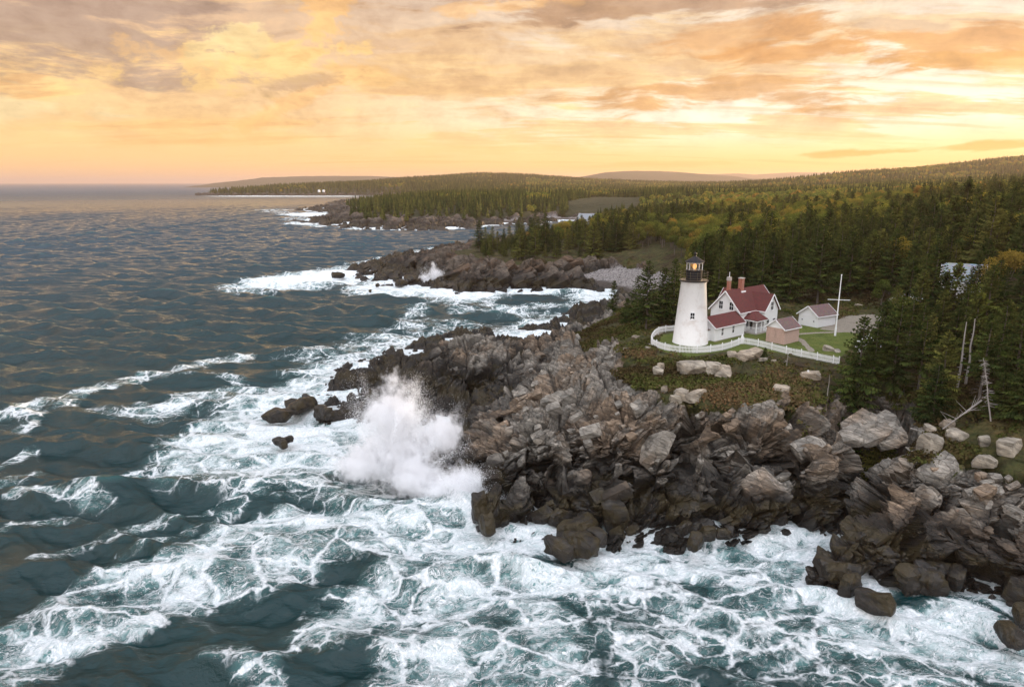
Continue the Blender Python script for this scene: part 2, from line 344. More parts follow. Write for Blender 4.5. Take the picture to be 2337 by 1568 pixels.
def h0(x, y):
    """smooth height of the land (m), x y arrays"""
    sh = x.shape; q = lp(x.ravel().astype(np.float64), y.ravel().astype(np.float64)); out = np.empty(len(q))
    for i in range(0, len(q), 40000):
        a = q[i:i+40000]
        d = np.sqrt(((a[:, None, :]-_c[None])**2).sum(-1) + 1e-7)
        out[i:i+40000] = d@_w[:_n] + _w[_n] + a@_w[_n+1:]
    return out.reshape(sh)
def h1(x, y): return float(h0(np.array([float(x)]), np.array([float(y)]))[0])

def inpoly(x, y, poly):
    r = np.zeros(x.shape, bool); n = len(poly)
    for i in range(n):
        x1, y1 = poly[i]; x2, y2 = poly[(i+1) % n]
        c = ((y1 > y) != (y2 > y)) & (x < (x2-x1)*(y-y1)/(y2-y1+1e-12)+x1)
        r ^= c
    return r
def segdist(x, y, pts):
    d = np.full(x.shape, 1e9)
    for (x1, y1), (x2, y2) in zip(pts[:-1], pts[1:]):
        vx, vy = x2-x1, y2-y1
        t = np.clip(((x-x1)*vx+(y-y1)*vy)/(vx*vx+vy*vy+1e-9), 0, 1)
        d = np.minimum(d, np.hypot(x-x1-t*vx, y-y1-t*vy))
    return d

def tag(o, label=None, cat=None, group=None, kind=None):
    if label: o['label'] = label
    if cat: o['category'] = cat
    if group: o['group'] = group
    if kind: o['kind'] = kind
    return o
def mesh_np(name, v, f, mat=None, smooth=False, attrs=None, link=True, parent=None):
    """mesh object from numpy vertices and an (n,3) or (n,4) face array"""
    me = bpy.data.meshes.new(name)
    v = np.asarray(v, np.float32); f = np.asarray(f, np.int32); k = f.shape[1]
    me.vertices.add(len(v)); me.vertices.foreach_set('co', v.ravel())
    me.loops.add(f.size); me.loops.foreach_set('vertex_index', f.ravel())
    me.polygons.add(len(f)); me.polygons.foreach_set('loop_start', np.arange(0, f.size, k, dtype=np.int32))
    try: me.polygons.foreach_set('loop_total', np.full(len(f), k, np.int32))
    except Exception: pass
    if smooth: me.polygons.foreach_set('use_smooth', np.ones(len(f), bool))
    else: me.polygons.foreach_set('use_smooth', np.zeros(len(f), bool))
    me.update(calc_edges=True)
    for an, av in (attrs or {}).items():
        at = me.attributes.new(an, 'FLOAT', 'POINT'); at.data.foreach_set('value', np.asarray(av, np.float32))
    if mat: me.materials.append(mat)
    o = bpy.data.objects.new(name, me)
    if link: COL.objects.link(o)
    if parent: o.parent = parent
    return o
def grid_faces(nr, nc):
    i = np.arange(nr*nc).reshape(nr, nc)
    return np.stack([i[:-1, :-1].ravel(), i[:-1, 1:].ravel(), i[1:, 1:].ravel(), i[1:, :-1].ravel()], 1)
def new_mat(name):
    m = bpy.data.materials.new(name); m.use_nodes = True
    n = NT(m.node_tree); n.n.clear()
    b = n.node('ShaderNodeBsdfPrincipled'); o = n.node('ShaderNodeOutputMaterial'); n.set(o.inputs[0], b.outputs[0])
    return m, n, b, o
# ------------------------------------------------------------------ rock and ground
# joint sets of the granite: bedding plane, face joint, cross joint
def nrm(v): v = np.array(v, float); return v/np.linalg.norm(v)
J1 = nrm((-0.38, -0.30, 0.87)); J2 = nrm(np.cross(J1, nrm((0.95, 0.05, 0.43)))); J3 = np.cross(J1, J2)
if J2[1] > 0: J2 = -J2
JR = np.stack([J3, J2, J1])              # rows: cross joint, face joint, bedding

STATION = [P(1484,812,10.7), P(1560,826,10.8), P(1660,812,11), P(1760,822,10.8), P(1905,850,10.5), P(1960,800,11), P(1960,740,11.4), P(1800,715,11.4), P(1640,715,11.2), P(1520,750,10.9)]
LAWN = [P(1500,795,11), P(1570,812,11), P(1660,800,11), P(1750,800,11), P(1905,826,10.9), P(1950,790,11.2), P(1985,770,11.3), P(1900,742,11.2), P(1800,742,11.1), P(1640,745,11.1), P(1510,765,10.9)]
DRIVE = [P(1870,752,11.1), P(1985,766,11.3), P(2060,740,11.6), P(1990,722,11.5), P(1930,722,11.4), P(1895,735,11.3)]
PATH1 = [P(1808,763,11.1), P(1860,760,11.1), P(1930,758,11.2), P(1990,760,11.3)]
PATH2 = [P(1812,768,11.1), P(1828,775,11.1), P(1842,790,11.0), P(1852,800,11.0)]

CAVE0 = P(1982, 1112, 0.3)
def cave_uv(x, y):
    """across and along the cave axis, which points inland from the camera side"""
    a = math.atan2(CAVE0[0], CAVE0[1])-0.10; s_, c_ = math.sin(a), math.cos(a); dx_, dy_ = x-CAVE0[0], y-CAVE0[1]
    return dx_*c_-dy_*s_, dx_*s_+dy_*c_
def land(x, y):
    """height and cover masks for arrays of ground positions"""
    d = np.hypot(x, y)
    h = h0(x, y)
    st = inpoly(x, y, STATION)
    near = d < 170
    h = h + np.where(h > 7, 0.25, 0.5)*fbm(x/6, y/6, 0*x, 4, 3)*sst(h, 0.3, 3)*np.where(st, 0.1, 1)
    # sea cave cut into the head of the gully
    cu, cv = cave_uv(x, y)
    ct = sst(np.abs(cu+0.5*np.sin(cv)), 4.4, 3.0)*sst(cv, -4.5, -2.5)*sst(cv, 6.0, 4.8)
    h = h*(1-ct)+np.minimum(h, 0.15+0.06*np.maximum(cv, 0))*ct
    h = h + fbm(x/40, y/40, 0*x, 3, 9)*sst(d, 150, 500)*1.5*sst(h, 2, 6)
    return h
def veg_mask(x, y, h):
    """1 where soil and plants cover the bedrock"""
    d = np.hypot(x, y)
    n = fbm(x/7, y/7, 0*x, 5, 21)
    lim = np.where(d > 170, 5.5, 9.35)
    # north slope of the headland carries heath lower down
    lim = np.where((y > 112) & (x > 12) & (d < 240), 5.5, lim)
    lim = np.where((x > 33) & (y < 92), 7.3, lim)
    lim = np.where(d > 420, 4.0, lim)
    t = (h-lim)*0.55 + n*1.0
    return sst(t, -0.25, 0.3)

def rock_disp(p, N, dist, veg):
    """blocky jointed displacement along N; returns distance, cell tone, crack"""
    tot = np.zeros(len(p)); tone = np.zeros(len(p)); crack = np.zeros(len(p))
    wp = p + 0.5*np.stack([vnoise(*(p/3.1).T, 5), vnoise(*(p/3.1).T, 6), vnoise(*(p/3.1).T, 7)], 1)
    k = (1-veg*0.9)*sst(p[:, 2], -2.6, -0.6)
    cu, cv = cave_uv(p[:, 0], p[:, 1]); k = k*(1-0.9*sst(np.abs(cu), 5.6, 4.0)*sst(cv, -6, -4)*sst(cv, 7, 5))
    for (sx, sy, sz), amp, wcr, dcr, seed, tw, dmax in (((8.5, 6.8, 3.6), 2.4, 0.04, 0.7, 11, 0.35, 1e9), ((3.4, 2.7, 1.5), 1.0, 0.045, 0.40, 71, 0.30, 1e9), ((1.5, 1.2, 0.66), 0.32, 0.06, 0.15, 31, 0.2, 500), ((0.7, 0.55, 0.32), 0.09, 0.08, 0.05, 51, 0.15, 180)):
        act = (k > 0.02) & (dist < dmax)
        if not act.any(): continue
        sc = np.array([sx, sy, sz])*np.where(False, 1, 1)
        fs = np.clip(dist[act]/150, 1, 3)[:, None]            # blocks seen far off are the big ones
        # continuous scale would shear the cells: use two bands
        q = wp[act]@JR.T
        big = (dist[act] > 175)
        far2 = (dist[act] > 420)
        res_d = np.zeros(act.sum()); res_t = res_d.copy(); res_c = res_d.copy()
        for bnd, mul in ((~big, 1.0), (big & ~far2, 1.5), (far2, 3.0)):
            if not bnd.any(): continue
            s3 = sc*mul
            c, f1, wall, hh = voronoi((q[bnd]/s3).astype(np.float32), seed)
            cw = (c*s3)@JR
            Nn = N[act][bnd]
            dots = np.stack([np.abs(Nn@J3), Nn@J2, Nn@J1], 1) + 0.25*(np.stack([h3((hh*9999).astype(np.int64), np.full(len(hh), i), np.zeros(len(hh))+0*i, 77) for i in range(3)], 1)-0.5)
            best = dots.argmax(1)
            s3s = np.sign(Nn@J3)[:, None]
            m = np.where((best == 0)[:, None], J3[None]*s3s, np.where((best == 1)[:, None], J2[None], J1[None]))
            jit = np.stack([h3((hh*65536).astype(np.int64), np.full(len(hh), 5+i), np.zeros(len(hh)), 3) for i in range(3)], 1)-0.5
            m = m+0.22*jit; m /= np.linalg.norm(m, axis=1)[:, None]
            m = m*0.94+Nn*0.06; m /= np.linalg.norm(m, axis=1)[:, None]
            off = ((cw-wp[act][bnd])*m).sum(1)/np.maximum((m*Nn).sum(1), 0.45)
            # level of the face: follow the cell plane, keep offset bounded
            am = amp*mul**0.45; base = np.clip(off, -am, am)
            cr = np.exp(-(wall/wcr)**2)
            res_d[bnd] = base*(0.85 if seed == 11 else 0.7) + (hh-0.5)*am*0.4 - dcr*mul*cr
            res_t[bnd] = hh; res_c[bnd] = cr
        tot[act] += res_d*k[act]; tone[act] += res_t*tw; crack[act] = np.maximum(crack[act], res_c*(0.5+0.5*tw))
    # long joints running right through the mass
    for jn, sp_, sd_ in ((J3, 6.2, 201), (nrm(0.8*J3-0.6*J1), 9.0, 202), (J1, 4.2, 203)):
        q_ = (p@jn)/sp_ + 0.22*fbm(*(p/9.0).T, 3, sd_); fr = np.abs(q_-np.round(q_))*sp_
        on = h3(np.round(q_).astype(np.int64), np.zeros(len(p)), np.floor((p@J2)/7.0), sd_) < 0.62
        gr = np.exp(-(fr/0.17)**2)*on*(dist < 420); tot -= 0.75*gr*k; crack = np.maximum(crack, gr)
        tot += (h3(np.floor(q_+0.5).astype(np.int64), np.zeros(len(p)), np.zeros(len(p)), sd_+9)-0.5)*0.5*k*(dist < 420)
    fine = fbm(*(p/0.8).T, 4, 91)*0.04
    tot += fine*k
    tot -= 0.45*k*(dist < 175)
    return tot, tone, crack

def patch(name, d0, d1, nr, a0, a1, nc, mat, rocky=True, spread=1.0):
    t = np.linspace(0, 1, nr); d = d0*(d1/d0)**t
    a = np.linspace(a0, a1, nc)
    Dm, Am = np.meshgrid(d, a, indexing='ij')
    if rocky:
        # rows follow the slope: a steep face gets as many rows as its height asks for
        D2, A2 = np.meshgrid(d0*(d1/d0)**np.linspace(0, 1, 400), a[::8], indexing='ij')
        hb = h0(A2*D2, D2)
        ds = np.diff(np.log(D2), axis=0); dh = np.diff(np.clip(hb, -1, 99), axis=0)/D2[1:]
        L = np.concatenate([np.zeros((1, D2.shape[1])), np.cumsum(np.sqrt(ds**2+(dh*1.6)**2), axis=0)])
        for _ in range(3): L[:, 1:-1] = (L[:, :-2]+L[:, 1:-1]+L[:, 2:])/3
        rows = np.stack([np.interp(np.linspace(0, L[-1, j], nr), L[:, j], np.log(D2[:, j])) for j in range(D2.shape[1])], 1)
        Dm = np.exp(np.stack([np.interp(a, a[::8], rows[i]) for i in range(nr)], 0))
        Dm[0] = d0; Dm[-1] = d1
    x, y = (Am*Dm), Dm
    h = land(x, y)
    def blur(q, k):
        for _ in range(2):
            c = np.cumsum(np.pad(q, ((k+1, k), (0, 0)), mode='edge'), axis=0); q = (c[2*k+1:]-c[:-2*k-1])/(2*k+1)
            c = np.cumsum(np.pad(q, ((0, 0), (k+1, k)), mode='edge'), axis=1); q = (c[:, 2*k+1:]-c[:, :-2*k-1])/(2*k+1)
        return q
    hs = blur(np.clip(h, -2.5, 999), 7)
    dxr = np.gradient(np.stack([x, y, hs], -1), axis=0); dxc = np.gradient(np.stack([x, y, hs], -1), axis=1)
    N = np.cross(dxc, dxr); N /= np.linalg.norm(N, axis=-1)[..., None]
    veg = veg_mask(x, y, h)
    steep = sst(N[..., 2], 0.80, 0.93)
    st = inpoly(x, y, STATION)
    veg = np.where(st, 1.0, veg*np.where(h > 3, np.clip(0.25+steep, 0, 1), 1))
    p = np.stack([x, y, h], -1).reshape(-1, 3); Nf = N.reshape(-1, 3)
    dist = np.hypot(p[:, 0], p[:, 1])
    keep_p = p[:, 2] > -3.0
    tot = np.zeros(len(p)); tone = tot.copy(); crack = tot.copy()
    if rocky:
        vv = veg.ravel()
        bch = beach_mask(p[:, 0], p[:, 1], p[:, 2])
        tt, to, cr = rock_disp(p[keep_p], Nf[keep_p], dist[keep_p], np.maximum(vv, bch)[keep_p])
        tot[keep_p], tone[keep_p], crack[keep_p] = tt, to, cr
        tot *= np.where(st.ravel(), 0.0, 1.0)
    else: bch = beach_mask(p[:, 0], p[:, 1], p[:, 2])
    pp = p + Nf*tot[:, None]
    # clipped so that the displaced rock never lifts soil round the buildings
    f = grid_faces(nr, nc)[:, ::-1]
    zf = np.maximum(pp[f, 2].max(1), p[f, 2].max(1)); f = f[zf > -1.6]
    X, Y = p[:, 0], p[:, 1]
    lawn = inpoly(X, Y, LAWN).astype(float)
    pth = np.minimum(segdist(X, Y, PATH1), segdist(X, Y, PATH2)) + 0.18*fbm(X, Y, 0*X, 3, 4)
    grav = np.maximum(1-sst(pth, 0.35, 0.6), inpoly(X, Y, DRIVE).astype(float))
    # drop unused vertices
    used = np.zeros(len(pp), bool); used[f.ravel()] = True; idx = np.cumsum(used)-1
    o = mesh_np(name, pp[used], idx[f], mat, smooth=False, attrs=dict(veg=veg.ravel()[used], tone=tone[used], crack=crack[used], lawn=lawn[used], grav=grav[used], beach=bch[used]))
    return tag(o, kind='structure')

BEACH = [P(1280,640,0), P(1320,646,0), P(1385,657,0), P(1425,668,0), P(1446,684,0), P(1520,690,3), P(1530,655,3.6), P(1450,622,3.2), P(1370,618,2.8), P(1310,626,2.4)]
BAYBEACH = [P(1090,508,0), P(1150,504,0), P(1220,497,0), P(1290,494,0), P(1340,500,0), P(1340,512,0), P(1300,520,0), P(1150,520,0)]
def beach_mask(x, y, h):
    a = inpoly(x, y, BEACH) | (inpoly(x, y, [P(1150,502,0), P(1250,496,0), P(1330,496,0), P(1340,503,0), P(1250,503,0), P(1150,509,0)]) & (h < 2.2))
    return a.astype(float)

def cube_grid(k):
    """unit cube surface, k x k faces a side, welded"""
    V = {}; Fc = []
    def vid(p):
        q = tuple(np.round(p, 5)); 
        if q not in V: V[q] = len(V)
        return V[q]
    for ax in range(3):
        for sg in (-1, 1):
            for i in range(k):
                for j in range(k):
                    cs = []
                    for (a, b_) in ((i, j), (i+1, j), (i+1, j+1), (i, j+1)):
                        p = [0, 0, 0]; p[ax] = sg; p[(ax+1) % 3] = -1+2*a/k; p[(ax+2) % 3] = -1+2*b_/k
                        cs.append(vid(p))
                    Fc.append(cs if sg > 0 else cs[::-1])
    return np.array(list(V.keys()), float), np.array(Fc)
CG5 = cube_grid(7); CG3 = cube_grid(4)
def rock_shape(rs, sx, sy, sz, cg=None, cuts=5, rough=0.05, roundness=0.12):
    """angular block: a cube cut by random planes, edges worn"""
    v, f = cg or CG5
    v = v.copy()
    # wear the corners
    l = np.linalg.norm(v, axis=1)[:, None]
    v = v*(1-roundness) + v/l*1.18*roundness
    v = v*np.array([sx, sy, sz])/2
    R = max(sx, sy, sz)/2
    for _ in range(cuts):
        m = rs.normal(size=3); m /= np.linalg.norm(m)
        ext = np.abs(m*np.array([sx, sy, sz])/2).sum()
        lim = ext*rs.uniform(0.5, 0.85)
        e = np.maximum(v@m-lim, 0)
        v = v - e[:, None]*m*0.96
    o = rs.uniform(0, 99, 3)
    q = v/(R*0.7)+o
    v = v + (v/ (np.linalg.norm(v, axis=1)[:, None]+1e-6))*(fbm(q[:, 0], q[:, 1], q[:, 2], 3, 2)*R*rough*2)[:, None]
    return v, f
def rot_small(rs, deg):
    a = rs.normal(size=3)*math.radians(deg)
    return np.array(Matrix.Rotation(a[0], 3, 'X') @ Matrix.Rotation(a[1], 3, 'Y') @ Matrix.Rotation(a[2], 3, 'Z'))

# ---- rock material
def granite(name, loose=False):
    m, n, b, o = new_mat(name)
    g = n.node('ShaderNodeNewGeometry'); pos = g.outputs['Position']
    sp = n.node('ShaderNodeSeparateXYZ'); n.set(sp.inputs[0], pos); z = sp.outputs[2]
    if loose:
        tone = n.node('ShaderNodeObjectInfo').outputs['Random']; crack = 0.0
    else:
        tone = n.attr('tone'); crack = n.attr('crack')
    # bedding frame: streaks run along the beds
    bed = n.mapping(pos, scale=(1, 1, 1), rot=(math.radians(16), math.radians(-23), math.radians(0)))
    streak = n.noise(n.mapping(bed, scale=(0.35, 0.5, 3.2)), 1.0, 6, 0.6)
    big = n.noise(pos, 0.13, 4, 0.5)
    mid = n.noise(pos, 0.9, 6, 0.6)
    fine = n.noise(pos, 7.0, 6, 0.7)
    grey = n.ramp(n.math('ADD', n.math('MULTIPLY', streak, 0.55), n.math('MULTIPLY', mid, 0.45)),
        [(0.30, (0.050, 0.045, 0.040)), (0.42, (0.150, 0.136, 0.115)), (0.56, (0.275, 0.252, 0.215)), (0.76, (0.46, 0.43, 0.38))])
    tan = n.ramp(streak, [(0.3, (0.085, 0.056, 0.036)), (0.5, (0.20, 0.138, 0.088)), (0.7, (0.36, 0.26, 0.175))])
    tfac = n.step(n.math('ADD', n.math('ADD', n.math('MULTIPLY', tone, 0.55), n.math('MULTIPLY', big, 1.0)), n.math('MULTIPLY', mid, 0.3)), 0.86, 1.15)
    c = n.mix(n.math('MULTIPLY', tfac, 0.3 if loose else 0.85), grey, tan)
    # pale quartz veins and lichen
    vein = n.step(n.noise(n.mapping(bed, scale=(0.25, 0.4, 2.0)), 2.3, 3, 0.5, 1.2), 0.66, 0.70)
    c = n.mix(n.math('MULTIPLY', vein, 0.45), c, (0.42, 0.39, 0.36))
    lich = n.step(n.noise(pos, 2.1, 7, 0.7), 0.60, 0.68)
    c = n.mix(n.math('MULTIPLY', lich, n.math('MULTIPLY', n.step(z, 5.0, 8.0), 0.5)), c, (0.13, 0.13, 0.10))
    c = n.mix(n.math('MULTIPLY', fine, 0.5), c, n.mix(1.0, c, (0.55, 0.55, 0.55), 'MULTIPLY'))
    # rust seep
    rust = n.math('MULTIPLY', n.step(n.noise(n.mapping(pos, scale=(1, 1, 0.2)), 0.35, 5, 0.6), 0.66, 0.74), 0.7)
    c = n.mix(rust, c, (0.20, 0.075, 0.025))
    # dirt in the joints
    wpos = n.vmath('ADD', bed, n.vmath('SCALE', n.ncol(pos, 0.7, 3), sc=0.7))
    ck = n.voro(n.mapping(wpos, scale=(0.55, 0.6, 1.5)), 1.0, 'DISTANCE_TO_EDGE'); ck2 = n.voro(n.mapping(wpos, scale=(0.5, 0.7, 1.6)), 2.6, 'DISTANCE_TO_EDGE')
    ckl = n.math('MAXIMUM', n.step(ck, 0.035, 0.0), n.math('MULTIPLY', n.step(ck2, 0.05, 0.0), 0.6))
    c = n.mix(n.math('MULTIPLY', ckl, 0.25 if loose else 0.5), c, (0.02, 0.016, 0.013))
    blk = n.voro(n.mapping(wpos, scale=(0.55, 0.6, 1.5)), 1.0, 'F1', 1)
    c = n.mix(0.55, c, n.mix(1.0, c, n.ramp(blk, [(0.1, (0.55, 0.55, 0.55)), (0.9, (1.5, 1.42, 1.35))]), 'MULTIPLY'))
    if not loose: c = n.mix(n.math('MULTIPLY', crack, 0.75, clamp=True), c, (0.022, 0.018, 0.014))
    # the outer points are of a darker, browner rock
    c = n.mix(n.step(n.vmath('LENGTH', pos), 170.0, 230.0), c, n.mix(1.0, c, (0.50, 0.44, 0.40), 'MULTIPLY'))
    # splash zone: black lichen over olive weed over wet rock
    zz = n.math('ADD', z, n.math('MULTIPLY', n.math('SUBTRACT', n.noise(pos, 0.35, 5, 0.6), 0.5), 6.0))
    black = n.step(zz, 6.0, 2.8)
    c = n.mix(n.math('MULTIPLY', black, 0.95), c, n.mix(mid, (0.005, 0.0045, 0.004), (0.022, 0.019, 0.016)))
    olive = n.math('MULTIPLY', n.step(n.math('ABSOLUTE', n.math('SUBTRACT', zz, 1.7)), 1.5, 0.5), n.step(n.noise(pos, 0.5, 4, 0.6), 0.38, 0.52))
    c = n.mix(n.math('MULTIPLY', olive, 0.85), c, n.mix(fine, (0.018, 0.014, 0.006), (0.055, 0.040, 0.016)))
    wet = n.step(zz, 3.4, 1.2)
    rough = n.math('SUBTRACT', 0.82, n.math('MULTIPLY', wet, 0.42))
    hgt = n.math('ADD', n.math('MULTIPLY', n.noise(pos, 3.0, 8, 0.65), 0.7), n.math('SUBTRACT', n.math('MULTIPLY', streak, 0.45), n.math('MULTIPLY', ckl, 0.3 if loose else 0.9)))
    bump = n.node('ShaderNodeBump', ins={'Strength': 0.8, 'Distance': 0.13, 'Height': hgt})
    n.set(b.inputs['Normal'], bump.outputs[0])
    b.inputs['Specular IOR Level'].default_value = 0.25
    if loose:
        c = n.mix(n.step(z, 5.0, 8.0), c, n.mix(1.0, c, (1.3, 1.27, 1.2), 'MULTIPLY'))
        n.set(b.inputs['Base Color'], c); n.set(b.inputs['Roughness'], rough)
        return m
    # soil, heath and turf
    veg = n.attr('veg'); lawn = n.attr('lawn'); grav = n.attr('grav'); beach = n.attr('beach')
    h1n = n.noise(pos, 0.16, 5, 0.6); h2n = n.noise(pos, 0.9, 6, 0.65); h3n = n.noise(pos, 6.0, 4, 0.7)
    heath = n.ramp(h1n, [(0.34, (0.040, 0.024, 0.010)), (0.45, (0.066, 0.050, 0.016)), (0.53, (0.052, 0.058, 0.014)), (0.63, (0.095, 0.075, 0.024)), (0.75, (0.13, 0.062, 0.022))])
    heath = n.mix(n.step(h2n, 0.35, 0.65), n.mix(1.0, heath, (0.45, 0.45, 0.42), 'MULTIPLY'), heath)
    heath = n.mix(n.math('MULTIPLY', h3n, 0.6), heath, n.mix(1.0, heath, (0.5, 0.5, 0.5), 'MULTIPLY'))
    dist = n.vmath('LENGTH', pos)
    fade = n.step(dist, 260.0, 420.0)
    woodfloor = n.mix(h2n, (0.016, 0.019, 0.008), (0.040, 0.040, 0.016))
    heath = n.mix(fade, heath, woodfloor)
    turf = n.ramp(n.noise(pos, 0.45, 5, 0.6), [(0.3, (0.058, 0.080, 0.012)), (0.5, (0.092, 0.118, 0.018)), (0.7, (0.14, 0.140, 0.032))])
    turf = n.mix(n.math('MULTIPLY', h3n, 0.45), turf, (0.03, 0.04, 0.008))
    path = n.mix(h3n, (0.17, 0.145, 0.11), (0.30, 0.26, 0.21))
    cob = n.voro(pos, 1.3, 'F1', 1)
    cobc = n.ramp(n.math('MULTIPLY', n.voro(pos, 1.6, 'F1', 0), 1.0), [(0.0, (0.34, 0.31, 0.29)), (0.5, (0.20, 0.18, 0.17)), (0.9, (0.05, 0.045, 0.04))])
    cobc = n.mix(n.step(z, 1.5, 0.7), cobc, (0.045, 0.036, 0.03))
    n_edge = n.math('MULTIPLY', n.math('SUBTRACT', n.noise(pos, 1.2, 6, 0.7), 0.5), 0.9)
    vf = n.step(n.math('ADD', veg, n_edge), 0.42, 0.58)
    c = n.mix(vf, c, heath)
    c = n.mix(n.step(n.math('ADD', lawn, n.math('MULTIPLY', n_edge, 0.4)), 0.42, 0.58), c, turf)
    c = n.mix(n.step(n.math('ADD', grav, n.math('MULTIPLY', n_edge, 0.5)), 0.4, 0.6), c, path)
    c = n.mix(beach, c, cobc)
    n.set(b.inputs['Base Color'], c)
    n.set(b.inputs['Roughness'], n.mix(vf, n.mix(0.0, rough, rough), (0.95, 0.95, 0.95)))
    return m
ROCK = granite('granite')
LOOSE = granite('loose_granite', True)
_t = time.time()
if 'land' not in SKIP: patch('rocky_headland', 44, 150, 860, -0.30, 0.98, 1240, ROCK)
if 'land' not in SKIP: patch('wooded_shore', 150, 520, 420, -0.30, 0.98, 870, ROCK)
if 'land' not in SKIP: patch('far_shore', 520, 4400, 460, -0.45, 0.98, 870, ROCK)
print('land', time.time()-_t)

# ---- jointed blocks standing proud of the bedrock, part of the same headland
def ledge_blocks(name, n, d0, d1, scale, seed, amin=-0.3, amax=0.86, hmin=-0.6, hmax=9.6, extra=()):
    rs = np.random.RandomState(seed)
    M = n*14
    yy = np.exp(rs.uniform(math.log(d0), math.log(d1), M)); aa = rs.uniform(amin, amax, M); xx = aa*yy
    hh = land(xx, yy); e = 0.6
    gx = (land(xx+e, yy)-land(xx-e, yy))/(2*e); gy = (land(xx, yy+e)-land(xx, yy-e))/(2*e)
    slope = np.hypot(gx, gy); veg = veg_mask(xx, yy, hh)
    ok = (hh > hmin) & (hh < hmax) & (veg < 0.5) & (beach_mask(xx, yy, hh) < 0.5) & (~inpoly(xx, yy, STATION)) & (rs.rand(M) < np.clip(0.25+slope, 0, 1))
    cu, cv = cave_uv(xx, yy); ok &= ~((np.abs(cu) < 6.5) & (cv > -7) & (cv < 11))
    idx = np.nonzero(ok)[0][:n]
    Vs, Fs, Ts = [], [], []; off = 0
    for i in idx:
        s = scale*min(2.6, math.exp(rs.normal(0, 0.55)))
        sx, sy, sz = s*rs.uniform(1.1, 2.3), s*rs.uniform(0.8, 1.5), s*rs.uniform(0.45, 0.95)
        v, f = rock_shape(rs, sx, sy, sz, CG5 if s > 1.2 else CG3, cuts=4, rough=0.025, roundness=0.05)
        v = v@(rot_small(rs, 7).T)@JR
        N = np.array([-gx[i], -gy[i], 1]); N /= np.linalg.norm(N)
        v = v + np.array([xx[i], yy[i], hh[i]]) + N*sz*rs.uniform(-0.35, 0.05)
        Vs.append(v); Fs.append(f+off); off += len(v); Ts.append(np.full(len(v), rs.rand()))
    for (u_, v_, z_, sz_) in extra:
        v, f = rock_shape(rs, *[q_*0.85 for q_ in sz_], cg=cube_grid(12), cuts=9, rough=0.04, roundness=0.10); x_, y_ = P(u_, v_, z_)
        v = v@(rot_small(rs, 9).T)@JR + np.array([x_, y_, z_-sz_[2]*0.5]); Vs.append(v); Fs.append(f+off); off += len(v); Ts.append(np.full(len(v), rs.rand()))
    V = np.concatenate(Vs); Fc = np.concatenate(Fs); T = np.concatenate(Ts); z = np.zeros(len(V))
    print(name, len(idx), 'blocks')
    o = mesh_np(name, V, Fc, ROCK, attrs=dict(tone=T, crack=z, veg=z, lawn=z, grav=z, beach=z))
    return tag(o, kind='structure')
if 'land' not in SKIP: ledge_blocks('rock_ledges', 300, 50, 150, 0.66, 5, extra=[(1945,985,7.9,(4.2,3.2,1.3)),(1990,975,8.3,(4.5,3.4,1.3)),(2035,985,7.9,(4.2,3.4,1.4)),(1962,962,8.5,(5,4,1.5)),(2012,962,8.5,(5,4,1.5)),(1988,950,8.8,(5,4.4,1.6)),(1925,1030,5.6,(3.4,3.2,3.4)),(1740,1090,5.0,(5.6,3.6,2.4)),(1500,1000,7.6,(5.4,3.4,2.0)),(1850,1000,7.4,(4.0,3,2.2)),(2150,1060,7.2,(4.6,3.2,1.8)),(2260,1120,6.4,(4.4,3,1.9))])
if 'land' not in SKIP: ledge_blocks('shore_ledges', 420, 200, 340, 1.7, 6, amin=-0.25, amax=0.12)

